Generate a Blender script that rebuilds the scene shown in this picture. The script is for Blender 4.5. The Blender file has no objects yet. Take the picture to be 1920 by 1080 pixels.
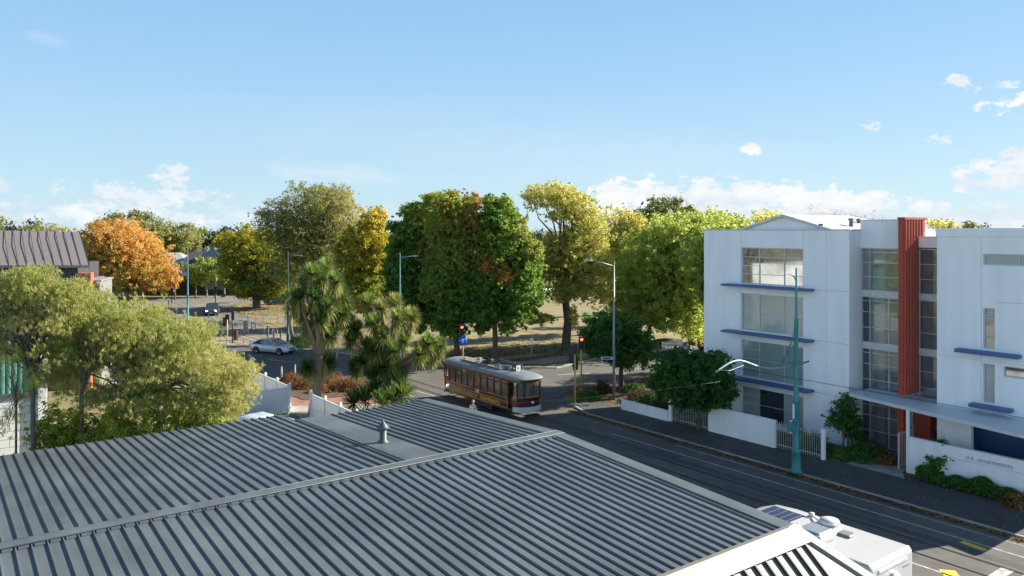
import bpy, bmesh, math, random
import numpy as np
from mathutils import Vector, Matrix
random.seed(7); rng = np.random.default_rng(11)
R = math.radians
S = bpy.context.scene; COL = S.collection

# ---------------------------------------------------------------- camera, light, sky
EYE = 12.4; FPX = 1450.0; HEAD = R(36.7); HZ = 430.0
sA, cA = math.sin(HEAD), math.cos(HEAD)
cam = bpy.data.cameras.new('camera'); camo = bpy.data.objects.new('camera', cam); COL.objects.link(camo)
camo.location = (0, 0, EYE); camo.rotation_euler = (R(90), 0, -HEAD)
cam.sensor_width = 36; cam.lens = FPX/1920*36; cam.shift_y = -(540-HZ)/1920
cam.clip_start = .1; cam.clip_end = 6000
S.camera = camo
S.view_settings.view_transform = 'Standard'; S.view_settings.look = 'None'
S.view_settings.gamma = 1; S.view_settings.use_curve_mapping = False
S.view_settings.exposure = 1.5
S.cycles.max_bounces = 6; S.cycles.diffuse_bounces = 3; S.cycles.glossy_bounces = 3
S.cycles.transmission_bounces = 4; S.cycles.transparent_max_bounces = 6
S.cycles.use_denoising = True

SUN_AZ = R(107); SUN_EL = R(28.5)
sd = bpy.data.lights.new('sun', 'SUN'); so = bpy.data.objects.new('sun', sd); COL.objects.link(so)
sd.energy = 4.2; sd.angle = R(.5); sd.color = (1, .93, .80)
sv = Vector((math.sin(SUN_AZ)*math.cos(SUN_EL), math.cos(SUN_AZ)*math.cos(SUN_EL), math.sin(SUN_EL)))
so.rotation_euler = sv.to_track_quat('Z', 'Y').to_euler(); so.location = (30, 0, 60)

world = bpy.data.worlds.new('World'); S.world = world; world.use_nodes = True
def build_world():
    nt = world.node_tree; N = nt.nodes; L = nt.links; N.clear()
    out = N.new('ShaderNodeOutputWorld'); bg = N.new('ShaderNodeBackground'); L.new(bg.outputs[0], out.inputs[0])
    bg.inputs[1].default_value = .10
    sky = N.new('ShaderNodeTexSky'); sky.sky_type = 'NISHITA'; sky.sun_disc = False
    sky.sun_elevation = SUN_EL; sky.sun_rotation = SUN_AZ; sky.altitude = 20
    sky.air_density = 1.0; sky.dust_density = .5; sky.ozone_density = 1.6
    tc = N.new('ShaderNodeTexCoord'); sep = N.new('ShaderNodeSeparateXYZ'); L.new(tc.outputs['Generated'], sep.inputs[0])
    def M(op, a, b=None, c=None, clamp=False):
        n = N.new('ShaderNodeMath'); n.operation = op; n.use_clamp = clamp
        for i, v in enumerate((a, b, c)):
            if v is None: continue
            if isinstance(v, (int, float)): n.inputs[i].default_value = v
            else: L.new(v, n.inputs[i])
        return n.outputs[0]
    az = M('ARCTAN2', sep.outputs[0], sep.outputs[1]); el = M('ARCSINE', sep.outputs[2])
    # slow warp and fine billow
    nz = N.new('ShaderNodeTexNoise'); nz.inputs['Scale'].default_value = 34; nz.inputs['Detail'].default_value = 10; nz.inputs['Roughness'].default_value = .66
    mp = N.new('ShaderNodeMapping'); mp.inputs['Scale'].default_value = (1, 1, 1.9); L.new(tc.outputs['Generated'], mp.inputs[0]); L.new(mp.outputs[0], nz.inputs[0])
    nz2 = N.new('ShaderNodeTexNoise'); nz2.inputs['Scale'].default_value = 5; nz2.inputs['Detail'].default_value = 6
    mp2 = N.new('ShaderNodeMapping'); mp2.inputs['Scale'].default_value = (1, 1, 5); mp2.inputs['Location'].default_value = (3, 1, 2); L.new(tc.outputs['Generated'], mp2.inputs[0]); L.new(mp2.outputs[0], nz2.inputs[0])
    fine = M('SUBTRACT', nz.outputs[0], .5); wisp = M('SUBTRACT', nz2.outputs[0], .5)
    def ang(px, py):
        u = (px-960)/FPX; a = math.atan(u); return HEAD+a, math.atan((HZ-py)/FPX*math.cos(a))
    clouds = [  # px, py, half width, half height, hardness, noise, opacity
        (1300, 380, 240, 50, 2.2, 2.4, 1), (1175, 366, 85, 34, 2.4, 2.4, 1), (1430, 372, 110, 42, 2.4, 2.6, 1), (1560, 392, 200, 44, 2.2, 2.6, 1), (1780, 408, 240, 36, 2.2, 2.6, 1),
        (1880, 330, 95, 38, 2, 3.6, 1), (1930, 305, 70, 34, 2, 3.4, 1), (1885, 196, 50, 20, 1.1, 6.5, .9), (1862, 162, 46, 13, 1.0, 6.5, .8),
        (1800, 152, 26, 11, 1.0, 6, .85), (1752, 262, 32, 10, 1.0, 6, .85), (1632, 238, 20, 10, 1.0, 5, .9), (1411, 277, 22, 12, .9, 5.5, .85),
        (1810, 286, 22, 6, 1.4, 3, .7), (325, 332, 48, 32, 1.4, 3.6, .9), (250, 368, 210, 26, 1.2, 3.8, .9),
        (140, 400, 420, 34, .9, 2.6, .85), (0, 345, 40, 30, 1, 3, .6), (470, 405, 130, 38, .8, 2.2, .6), (760, 420, 420, 45, .5, 2, .35)]
    cur = None
    for (px, py, w, h, hard, nzk, op) in clouds:
        a0, e0 = ang(px, py); cu = math.cos(a0-HEAD)
        sa = w/FPX*cu*cu; se = h/FPX*cu
        u = M('DIVIDE', M('SUBTRACT', az, a0), sa); v = M('DIVIDE', M('SUBTRACT', el, e0), se)
        r2 = M('ADD', M('MULTIPLY', u, u), M('MULTIPLY', v, v))
        m = M('ADD', M('SUBTRACT', .8, r2), M('MULTIPLY', fine, nzk*1.9))
        m = M('MULTIPLY', M('MULTIPLY', m, hard*1.15, clamp=True), op)
        cur = m if cur is None else M('MAXIMUM', cur, m)
    # thin cirrus streaks low in the middle
    for (px, py, w, h, op) in [(660, 325, 130, 26, .5), (560, 315, 80, 30, .35), (90, 75, 40, 12, .18), (1000, 300, 700, 110, .10)]:
        a0, e0 = ang(px, py)
        u = M('DIVIDE', M('SUBTRACT', az, a0), w/FPX); v = M('DIVIDE', M('SUBTRACT', el, e0), h/FPX)
        v = M('ADD', v, M('MULTIPLY', u, .55))
        m = M('SUBTRACT', 1, M('ADD', M('MULTIPLY', u, u), M('MULTIPLY', v, v)))
        m = M('MULTIPLY', M('ADD', m, M('MULTIPLY', wisp, 2.5), clamp=True), op)
        cur = M('MAXIMUM', cur, m)
    front = M('GREATER_THAN', el, -.02)
    cur = M('MULTIPLY', cur, front)
    # cloud body shade: brighter upper lobes, greyer bases
    sh = M('ADD', .62, M('ADD', M('MULTIPLY', wisp, 1.8), M('MULTIPLY', fine, 1.2)), clamp=True)
    cc = N.new('ShaderNodeMix'); cc.data_type = 'RGBA'
    cc.inputs[6].default_value = (2.0, 2.5, 3.1, 1); cc.inputs[7].default_value = (3.7, 3.7, 3.65, 1); L.new(sh, cc.inputs[0])
    # clear-air gradient of this pale autumn sky laid over the physical one
    gr = N.new('ShaderNodeValToRGB'); e_ = gr.color_ramp.elements; e_[0].position = 0; e_[0].color = (2.05, 2.75, 3.15, 1); e_[1].position = 1; e_[1].color = (.30, .55, 1.05, 1)
    for pos, c in ((.07, (1.75, 2.62, 3.2, 1)), (.22, (1.30, 2.2, 3.2, 1)), (.36, (1.0, 1.9, 3.05, 1)), (.5, (.75, 1.2, 2.0, 1)), (.7, (.42, .75, 1.35, 1))):
        e = e_.new(pos); e.color = c
    L.new(M('MULTIPLY', el, 1.0/R(50), clamp=True), gr.inputs[0])
    # low sky behind the camera, brightened as added fill for the shaded white walls
    bk = M('ADD', M('MULTIPLY', sep.outputs[0], -sA), M('MULTIPLY', sep.outputs[1], -cA)); bk = M('MULTIPLY', M('MAXIMUM', M('ADD', bk, .35), 0), 1.1)
    bk = M('MULTIPLY', bk, M('SUBTRACT', 1, M('MULTIPLY', el, 1.1), clamp=True))
    bs = N.new('ShaderNodeVectorMath'); bs.operation = 'SCALE'; L.new(gr.outputs[0], bs.inputs[0]); L.new(M('ADD', 1, M('MULTIPLY', bk, 1.0)), bs.inputs['Scale'])
    skm = N.new('ShaderNodeMix'); skm.data_type = 'RGBA'; skm.inputs[0].default_value = .93; L.new(sky.outputs[0], skm.inputs[6]); L.new(bs.outputs[0], skm.inputs[7])
    hs = N.new('ShaderNodeHueSaturation'); hs.inputs['Saturation'].default_value = 1.0; hs.inputs['Value'].default_value = 1.0; L.new(skm.outputs[2], hs.inputs['Color'])
    mx = N.new('ShaderNodeMix'); mx.data_type = 'RGBA'; L.new(cur, mx.inputs[0]); L.new(hs.outputs[0], mx.inputs[6]); L.new(cc.outputs[2], mx.inputs[7])
    L.new(mx.outputs[2], bg.inputs[0])
build_world()

# ---------------------------------------------------------------- placing helpers
def W(px, py, d):
    l = (px-960)/FPX*d
    return Vector((d*sA+l*cA, d*cA-l*sA, EYE-(py-HZ)*d/FPX))
def G(px, py, z=0.0):
    d = (EYE-z)*FPX/(py-HZ); v = W(px, py, d); v.z = z; return v
RIGHT = Vector((cA, -sA, 0)); FWD = Vector((sA, cA, 0))

# ---------------------------------------------------------------- materials
MATS = {}
def mat(name, col, rough=.7, metal=0, var=.12, vscale=3.0, bump=0, bscale=30, spec=.5, coat=0, emit=None, col2=None, dscale=None, alpha=1, streak=None):
    if name in MATS: return MATS[name]
    m = bpy.data.materials.new(name); m.use_nodes = True; nt = m.node_tree; N = nt.nodes; L = nt.links
    p = N['Principled BSDF']; p.inputs['Roughness'].default_value = rough; p.inputs['Metallic'].default_value = metal
    p.inputs['Specular IOR Level'].default_value = spec; p.inputs['Coat Weight'].default_value = coat
    tc = N.new('ShaderNodeTexCoord'); nz = N.new('ShaderNodeTexNoise'); nz.inputs['Scale'].default_value = vscale; nz.inputs['Detail'].default_value = 7
    L.new(tc.outputs['Object'], nz.inputs[0])
    mr = N.new('ShaderNodeMapRange'); mr.inputs[1].default_value = .3; mr.inputs[2].default_value = .7; L.new(nz.outputs[0], mr.inputs[0])
    mx = N.new('ShaderNodeMix'); mx.data_type = 'RGBA'; L.new(mr.outputs[0], mx.inputs[0])
    c2 = col2 or tuple(c*(1-var) for c in col)
    c1 = col if col2 else tuple(min(1, c*(1+var)) for c in col)
    mx.inputs[6].default_value = (*c1, 1); mx.inputs[7].default_value = (*c2, 1)
    src = mx.outputs[2]
    if dscale:   # a second, broad layer of wear
        n2 = N.new('ShaderNodeTexNoise'); n2.inputs['Scale'].default_value = dscale; n2.inputs['Detail'].default_value = 4; L.new(tc.outputs['Object'], n2.inputs[0])
        m2 = N.new('ShaderNodeMapRange'); m2.inputs[1].default_value = .35; m2.inputs[2].default_value = .65; m2.inputs[3].default_value = .82; m2.inputs[4].default_value = 1.1; L.new(n2.outputs[0], m2.inputs[0])
        vm = N.new('ShaderNodeVectorMath'); vm.operation = 'SCALE'; L.new(src, vm.inputs[0]); L.new(m2.outputs[0], vm.inputs['Scale']); src = vm.outputs[0]
    if streak:   # weather streaks: noise stretched along one axis
        mp = N.new('ShaderNodeMapping'); mp.inputs['Scale'].default_value = streak[:3]; L.new(tc.outputs['Object'], mp.inputs[0])
        n4 = N.new('ShaderNodeTexNoise'); n4.inputs['Scale'].default_value = 1; n4.inputs['Detail'].default_value = 6; L.new(mp.outputs[0], n4.inputs[0])
        m4 = N.new('ShaderNodeMapRange'); m4.inputs[1].default_value = .38; m4.inputs[2].default_value = .68; m4.inputs[3].default_value = 1.04; m4.inputs[4].default_value = 1-streak[3]; L.new(n4.outputs[0], m4.inputs[0])
        v4 = N.new('ShaderNodeVectorMath'); v4.operation = 'SCALE'; L.new(src, v4.inputs[0]); L.new(m4.outputs[0], v4.inputs['Scale']); src = v4.outputs[0]
    L.new(src, p.inputs['Base Color'])
    if bump:
        b = N.new('ShaderNodeBump'); b.inputs['Strength'].default_value = bump; b.inputs['Distance'].default_value = .02
        n3 = N.new('ShaderNodeTexNoise'); n3.inputs['Scale'].default_value = bscale; n3.inputs['Detail'].default_value = 5; L.new(tc.outputs['Object'], n3.inputs[0])
        L.new(n3.outputs[0], b.inputs['Height']); L.new(b.outputs[0], p.inputs['Normal'])
    if emit: p.inputs['Emission Color'].default_value = (*emit[:3], 1); p.inputs['Emission Strength'].default_value = emit[3]
    MATS[name] = m; return m
def brick(name, c1, c2, mortar, scale=4.0, bw=.5, rh=.25):
    m = mat(name, c1, .85); nt = m.node_tree; N = nt.nodes; L = nt.links
    b = N.new('ShaderNodeTexBrick'); b.inputs['Color1'].default_value = (*c1, 1); b.inputs['Color2'].default_value = (*c2, 1); b.inputs['Mortar'].default_value = (*mortar, 1)
    b.inputs['Scale'].default_value = scale; b.inputs['Brick Width'].default_value = bw; b.inputs['Row Height'].default_value = rh; b.inputs['Mortar Size'].default_value = .02
    tc = N.new('ShaderNodeTexCoord'); sp = N.new('ShaderNodeSeparateXYZ'); cb = N.new('ShaderNodeCombineXYZ'); L.new(tc.outputs['Object'], sp.inputs[0])
    ad = N.new('ShaderNodeMath'); L.new(sp.outputs[0], ad.inputs[0]); L.new(sp.outputs[1], ad.inputs[1]); L.new(ad.outputs[0], cb.inputs[0]); L.new(sp.outputs[2], cb.inputs[1]); L.new(cb.outputs[0], b.inputs[0])
    L.new(b.outputs[0], N['Principled BSDF'].inputs['Base Color']); return m
def leafmat(name, stops, trans=.35, rough=.55):
    stops = [tuple(x*1.5 for x in c) for c in stops] if 'litter' not in name else stops
    if name in MATS: return MATS[name]
    m = bpy.data.materials.new(name); m.use_nodes = True; nt = m.node_tree; N = nt.nodes; L = nt.links
    p = N['Principled BSDF']; p.inputs['Roughness'].default_value = rough; p.inputs['Specular IOR Level'].default_value = .2
    at = N.new('ShaderNodeAttribute'); at.attribute_name = 'hue'
    cr = N.new('ShaderNodeValToRGB'); cr.color_ramp.elements.remove(cr.color_ramp.elements[1])
    for i, c in enumerate(stops):
        e = cr.color_ramp.elements[0] if i == 0 else cr.color_ramp.elements.new(i/(len(stops)-1))
        e.position = i/(len(stops)-1); e.color = (*c, 1)
    L.new(at.outputs['Fac'], cr.inputs[0]); L.new(cr.outputs[0], p.inputs['Base Color'])
    tr = N.new('ShaderNodeBsdfTranslucent'); sc = N.new('ShaderNodeVectorMath'); sc.operation = 'SCALE'; sc.inputs['Scale'].default_value = 1.5
    L.new(cr.outputs[0], sc.inputs[0]); L.new(sc.outputs[0], tr.inputs[0])
    mx = N.new('ShaderNodeMixShader'); mx.inputs[0].default_value = min(.6, trans+.12); L.new(p.outputs[0], mx.inputs[1]); L.new(tr.outputs[0], mx.inputs[2])
    L.new(mx.outputs[0], N['Material Output'].inputs[0]); MATS[name] = m; return m
def glassmat(name, col, rough=.04, spec=1.0, var=.25, vscale=.8):
    return mat(name, col, rough, 0, var, vscale, spec=spec, coat=.6)

# ---------------------------------------------------------------- mesh helpers
class MB:
    def __init__(s): s.v = []; s.f = []; s.sm = []
    def add(s, vs, fs, smooth=False, M=None):
        o = len(s.v)
        if M is not None: vs = [M @ Vector(v) for v in vs]
        s.v += [tuple(v) for v in vs]; s.f += [tuple(i+o for i in f) for f in fs]; s.sm += [smooth]*len(fs); return s
    def box(s, x0, y0, z0, x1, y1, z1, M=None):
        x0, x1 = min(x0, x1), max(x0, x1); y0, y1 = min(y0, y1), max(y0, y1); z0, z1 = min(z0, z1), max(z0, z1)
        return s.add([(x0,y0,z0),(x1,y0,z0),(x1,y1,z0),(x0,y1,z0),(x0,y0,z1),(x1,y0,z1),(x1,y1,z1),(x0,y1,z1)],
                     [(0,3,2,1),(4,5,6,7),(0,1,5,4),(1,2,6,5),(2,3,7,6),(3,0,4,7)], M=M)
    def quad(s, a, b, c, d): return s.add([a, b, c, d], [(0,1,2,3)])
    def prism(s, pts, z0, z1, M=None):
        n = len(pts)
        if sum(pts[i][0]*pts[(i+1)%n][1]-pts[(i+1)%n][0]*pts[i][1] for i in range(n)) < 0: pts = pts[::-1]
        vs = [(p[0], p[1], z0) for p in pts]+[(p[0], p[1], z1) for p in pts]
        return s.add(vs, [tuple(range(n))[::-1], tuple(range(n, 2*n))]+[(i, (i+1)%n, n+(i+1)%n, n+i) for i in range(n)], M=M)
    def loft(s, rings, cap=True, smooth=False, M=None):
        n = len(rings[0]); vs = [p for r in rings for p in r]; fs = []
        for k in range(len(rings)-1):
            for i in range(n): j = (i+1)%n; fs.append((k*n+i, k*n+j, (k+1)*n+j, (k+1)*n+i))
        if cap: fs += [tuple(range(n))[::-1], tuple(range((len(rings)-1)*n, len(rings)*n))]
        return s.add(vs, fs, smooth, M)
    def tube(s, pts, rad, n=8, cap=True, smooth=True, M=None):
        pts = [Vector(p) for p in pts]; m = len(pts)
        if not hasattr(rad, '__len__'): rad = [rad]*m
        rings = []; up = None
        for i, p in enumerate(pts):
            t = (pts[min(i+1, m-1)]-pts[max(i-1, 0)]).normalized()
            if up is None: up = Vector((1,0,0)) if abs(t.z) > .8 else Vector((0,0,1))
            a = t.cross(up).normalized(); b = t.cross(a).normalized(); up = (-b if b.dot(up) < 0 else b) if False else up
            if a.length < .5: a = t.orthogonal().normalized(); b = t.cross(a)
            rings.append([p+(a*math.cos(2*math.pi*k/n)+b*math.sin(2*math.pi*k/n))*rad[i] for k in range(n)])
        return s.loft(rings, cap, smooth, M)
    def lathe(s, prof, c=(0,0,0), n=16, smooth=True, M=None):
        c = Vector(c)
        rings = [[c+Vector((r*math.cos(2*math.pi*k/n), r*math.sin(2*math.pi*k/n), z)) for k in range(n)] for r, z in prof]
        return s.loft(rings, True, smooth, M)
def rootof(o):
    while o.parent: o = o.parent
    return o
def obj(name, mb, material, parent=None, world=False, bevel=0, smooth=None):
    me = bpy.data.meshes.new(name); vs = mb.v
    if world and parent is not None:
        r = rootof(parent); Mi = (Matrix.Translation(r.location) @ Matrix.Rotation(r.rotation_euler.z, 4, 'Z')).inverted()
        vs = [tuple(Mi @ Vector(v)) for v in vs]
    me.from_pydata(vs, [], mb.f); me.materials.append(material)
    me.polygons.foreach_set('use_smooth', [bool(x) if smooth is None else smooth for x in mb.sm])
    me.update(); o = bpy.data.objects.new(name, me); COL.objects.link(o)
    if parent is not None: o.parent = parent
    if bevel:
        b = o.modifiers.new('bevel', 'BEVEL'); b.width = bevel; b.segments = 3; b.limit_method = 'ANGLE'; b.angle_limit = R(35)
    return o
def fixn(o):
    bm = bmesh.new(); bm.from_mesh(o.data); bmesh.ops.recalc_face_normals(bm, faces=bm.faces); bm.to_mesh(o.data); bm.free(); return o
def tag(o, label, cat, group=None):
    o['label'] = label; o['category'] = cat
    if group: o['group'] = group
    return o
def thing(name, label, cat, loc=(0,0,0), rz=0, group=None):
    o = bpy.data.objects.new(name, None); COL.objects.link(o); o.location = loc; o.rotation_euler = (0,0,rz); o.empty_display_size = .5
    return tag(o, label, cat, group)
def struct(name, mb, m): o = obj(name, mb, m); o['kind'] = 'structure'; return o
def stuff(o, label, cat): tag(o, label, cat); o['kind'] = 'stuff'; return o
def copy_tree(o, parent=None, loc=None, rz=None, label=None):
    c = o.copy(); COL.objects.link(c)
    if parent is not None: c.parent = parent
    if loc is not None: c.location = loc
    if rz is not None: c.rotation_euler = (0,0,rz)
    if label: c['label'] = label
    for ch in [x for x in o.children]: copy_tree(ch, c)
    return c
def text_obj(txt, size, m, parent, loc, rot, name='lettering', ext=.01, align='LEFT', sx=1):
    cu = bpy.data.curves.new('t', 'FONT'); cu.body = txt; cu.size = size; cu.extrude = ext; cu.align_x = align; cu.resolution_u = 2
    to = bpy.data.objects.new('t', cu); COL.objects.link(to); bpy.context.view_layer.update()
    me = bpy.data.meshes.new_from_object(to.evaluated_get(bpy.context.evaluated_depsgraph_get())); bpy.data.objects.remove(to)
    Mx = Matrix.Translation(loc) @ rot.to_4x4() @ Matrix.Diagonal((sx, 1, 1, 1)); me.transform(Mx)
    me.materials.clear(); me.materials.append(m)
    o = bpy.data.objects.new(name, me); COL.objects.link(o); o.parent = parent; return o

# ---------------------------------------------------------------- leaves
def norm(a): return a/np.maximum(np.linalg.norm(a, axis=1, keepdims=True), 1e-6)
def leafmesh(name, C, Nrm, length, width, hue, material, parent, axis=None, fold=.0, origin=(0,0,0)):
    n = len(C); rnd = rng.normal(size=(n, 3))
    if axis is None: A = norm(np.cross(Nrm, rnd))
    else: A = norm(axis)
    B = norm(np.cross(A, Nrm+rnd*.01))
    L = (length*rng.uniform(.7, 1.3, n))[:, None]/2; Wd = (width*rng.uniform(.7, 1.3, n))[:, None]/2
    V = np.empty((n, 4, 3)); V[:, 0] = C-A*L; V[:, 1] = C+B*Wd-A*L*.15; V[:, 2] = C+A*L; V[:, 3] = C-B*Wd-A*L*.15
    V -= np.array(origin)
    me = bpy.data.meshes.new(name); me.vertices.add(4*n); me.vertices.foreach_set('co', V.astype(np.float32).ravel())
    me.loops.add(4*n); me.loops.foreach_set('vertex_index', np.arange(4*n, dtype=np.int32))
    me.polygons.add(n); me.polygons.foreach_set('loop_start', np.arange(0, 4*n, 4, dtype=np.int32))
    me.update(calc_edges=True)
    a = me.attributes.new('hue', 'FLOAT', 'FACE'); a.data.foreach_set('value', np.clip(hue, 0, 1).astype(np.float32))
    me.materials.append(material)
    o = bpy.data.objects.new(name, me); COL.objects.link(o)
    if parent is not None: o.parent = parent
    return o
BARK = lambda: mat('bark', (.11, .085, .06), .9, var=.35, vscale=6, bump=.6, bscale=14)
def tree(label, bx, d, blobs, lm, leaf=.36, dens=1.0, trunk=.3, cat='tree', group=None, name='broadleaf_tree', huef=None, sub=.26, droop=0, fork=.35, nb=16, bark=None, ratio=.62, fill=.5, thick=.8, trunktop=None, thin=0, flat=.7, gz=0.0, seed=None):
    """blobs: (px, py, rx, ry) in photograph pixels at the distance d, turned into lobes of a real crown with depth"""
    global rng
    if seed is not None: rng = np.random.default_rng(seed)
    base = W(bx, HZ, d); base.z = gz
    t = thing(name, label, cat, base, 0, group)
    k = d/FPX
    cx = np.average([b[0] for b in blobs], weights=[b[2] for b in blobs]); hw = max(max(abs(b[0]+b[2]-cx), abs(b[0]-b[2]-cx)) for b in blobs)*k
    cen = W(cx, np.mean([b[1] for b in blobs]), d)
    subs = []   # centre, radius, hue
    rs0 = sub*np.mean([(b[2]+b[3])/2 for b in blobs])*k
    for b in blobs:
        c0 = W(b[0], b[1], d); rx, ry = b[2]*k, b[3]*k
        off = (b[0]-cx)*k; dep = thick*math.sqrt(max(.05, 1-min(1, abs(off)/hw)**2))*hw
        extra = max(0, dep-rx)
        vol = rx*(rx+extra)*ry; m = max(6, int(fill*3.2*vol/(rs0**3*4)))
        u = norm(rng.normal(size=(m, 3))); r = rng.uniform(0, 1, m)**(1/2.6)
        q = u*r[:, None]; stray = rng.uniform(size=m) < .13; q[stray] = u[stray]*rng.uniform(1.05, 1.32, stray.sum())[:, None]
        rxx = rx-rs0*.5; rdd = rx*.9+extra-rs0*.5; rzz = ry-rs0*.4
        P = np.array(c0)[None]+q[:, :1]*rxx*np.array(RIGHT)+q[:, 1:2]*rdd*np.array(FWD)+q[:, 2:3]*rzz*np.array((0, 0, 1))
        bh = b[4] if len(b) > 4 else .5
        for p, st_ in zip(P, stray): subs.append((p, rs0*(rng.uniform(.6, 1.25) if not st_ else rng.uniform(.3, .6)), bh+rng.normal()*.09))
    Cs, Ns, Hs = [], [], []
    for (p, r, h) in subs:
        n = int(dens*26*(r/leaf)**1.6)+6
        g = rng.normal(size=(n, 3)); g = norm(g)*(rng.uniform(0, 1, n)**.6)[:, None]*r*np.array([1, 1, flat])*rng.uniform(.65, 1.35, 3); g += rng.normal(size=(n, 3))*r*.38; sh = norm(rng.normal(size=(1, 3)))[0]; g += np.outer(g @ sh, sh)*rng.uniform(-.2, .8)
        if droop: g[:, 2] -= droop*(g[:, 0]**2+g[:, 1]**2)**.5
        C = p+g
        out = norm(C-np.array(cen)); nn = norm(out*.5+norm(g)*.6+rng.normal(size=(n, 3))*.55+np.array([0, 0, .45]))
        Cs.append(C); Ns.append(nn); Hs.append(h+rng.normal(size=n)*.13)
    C = np.concatenate(Cs); Nn = np.concatenate(Ns); H = np.concatenate(Hs)
    if huef: H = huef(C, H, cen)
    if thin: kk = rng.uniform(size=len(C)) > thin; C, Nn, H = C[kk], Nn[kk], H[kk]
    ax = None
    if droop: ax = norm(rng.normal(size=(len(C), 3))*.75+np.array([0, 0, -1.0]))
    leafmesh('crown', C, Nn, leaf, leaf*ratio, H, lm, t, axis=ax, origin=base)
    # trunk and limbs
    mb = MB(); top = min(p[2] for p, _, _ in subs); ctop = max(p[2] for p, _, _ in subs)
    th = trunktop if trunktop else base.z+(ctop-base.z)*fork
    jit = lambda s: Vector(rng.normal(size=3)*s)
    p0 = Vector((base.x, base.y, base.z-.3)); p1 = Vector((base.x, base.y, th))+Vector((rng.normal()*.25*trunk, rng.normal()*.25*trunk, 0))
    mid = (p0+p1)/2+jit(trunk*.25)
    mb.tube([p0, Vector((base.x, base.y, base.z+.4)), mid, p1], [trunk*1.35, trunk*1.02, trunk*.86, trunk*.74], 10)
    idx = rng.permutation(len(subs))[:nb]
    lead = W(cx, HZ, d); lead.z = th+(ctop-th)*.55; 
    mb.tube([p1, (p1*2+lead)/3+jit(trunk), (p1+lead*2)/3+jit(trunk), lead], [trunk*.72, trunk*.5, trunk*.32, trunk*.15], 8)
    for j, i in enumerate(idx):
        e = Vector(subs[i][0]); f = rng.uniform(0, .55); s0 = p1.lerp(lead, f)
        if e.z < s0.z-2: s0 = p1
        m1 = s0.lerp(e, .4)+Vector((0, 0, abs((e-s0).length)*.12))+jit(.25*trunk+.15); m2 = s0.lerp(e, .75)+jit(.25*trunk+.15)
        rr = trunk*rng.uniform(.28, .45)*(1-f*.5)
        mb.tube([s0, m1, m2, e], [rr, rr*.7, rr*.4, rr*.12], 6, cap=False)
    obj('trunk', mb, bark or BARK(), t, world=True)
    return t

# ---------------------------------------------------------------- common materials
ASPH = mat('asphalt', (.125, .118, .104), .9, var=.16, vscale=1.3, bump=.3, bscale=60, dscale=.12, streak=(1.6, .07, 1, .20))
ASPH2 = mat('old_asphalt', (.19, .175, .15), .9, var=.14, vscale=1.0, dscale=.1)
FOOT = mat('footpath_asphalt', (.072, .071, .069), .9, var=.15, vscale=1.6, dscale=.3)
PAVE = mat('tan_paving', (.27, .225, .165), .9, var=.16, vscale=.9, dscale=.25)
CONC = mat('concrete', (.32, .31, .28), .85, var=.12, vscale=2, dscale=.4)
REDP = mat('red_paving', (.30, .15, .12), .85, var=.2, vscale=2.5, dscale=.5)
GRASS = mat('dry_grass', (.25, .205, .095), .95, col2=(.16, .155, .062), vscale=.13, dscale=.5, bump=.5, bscale=8)
PARK = mat('park_grass', (.30, .235, .12), .95, col2=(.20, .175, .08), vscale=.22, dscale=.6, bump=.5, bscale=8)
MULCH = mat('mulch', (.13, .075, .045), .95, col2=(.06, .04, .028), vscale=2.2)
WLINE = mat('road_paint', (.60, .60, .56), .7, col2=(.24, .235, .22), vscale=4.5)
YLINE = mat('yellow_road_paint', (.75, .48, .05), .7, var=.15, vscale=3)
RAILM = mat('rail_steel', (.06, .055, .05), .45, .6)
WALLW = mat('white_render', (.82, .82, .815), .8, var=.02, vscale=.7, streak=(1.6, 1.6, .15, .045))
WHITE = mat('white_paint', (.80, .80, .78), .45, var=.03)
BLUE = mat('blue_paint', (.055, .115, .26), .5, var=.08)
REDF = mat('red_metal', (.33, .042, .018), .5, var=.10, vscale=1.2)
ALU = mat('grey_aluminium', (.50, .51, .51), .4, .3, var=.05)
DGLASS = glassmat('dark_glass', (.035, .045, .05))
MGLASS = mat('reflective_glass', (.36, .38, .39), .03, .85, var=.35, vscale=.9)
BLIND = glassmat('blind_glass', (.25, .31, .29), .2, .4, var=.10, vscale=.35)
BLIND2 = glassmat('pale_blind_glass', (.36, .385, .365), .2, .4, var=.12, vscale=1.1)
BLACK = mat('black_plastic', (.018, .018, .02), .5)
TEAL = mat('teal_paint', (.035, .20, .20), .45, var=.1)
TEALP = mat('pale_teal_paint', (.11, .27, .29), .45, var=.1)
GALV = mat('galvanised_steel', (.24, .26, .28), .5, .4, var=.08)
YELP = mat('yellow_pole_paint', (.62, .40, .03), .5, var=.1)
CHROME = mat('chrome', (.75, .75, .75), .15, 1)
RUBBER = mat('rubber', (.02, .02, .02), .8)

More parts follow.
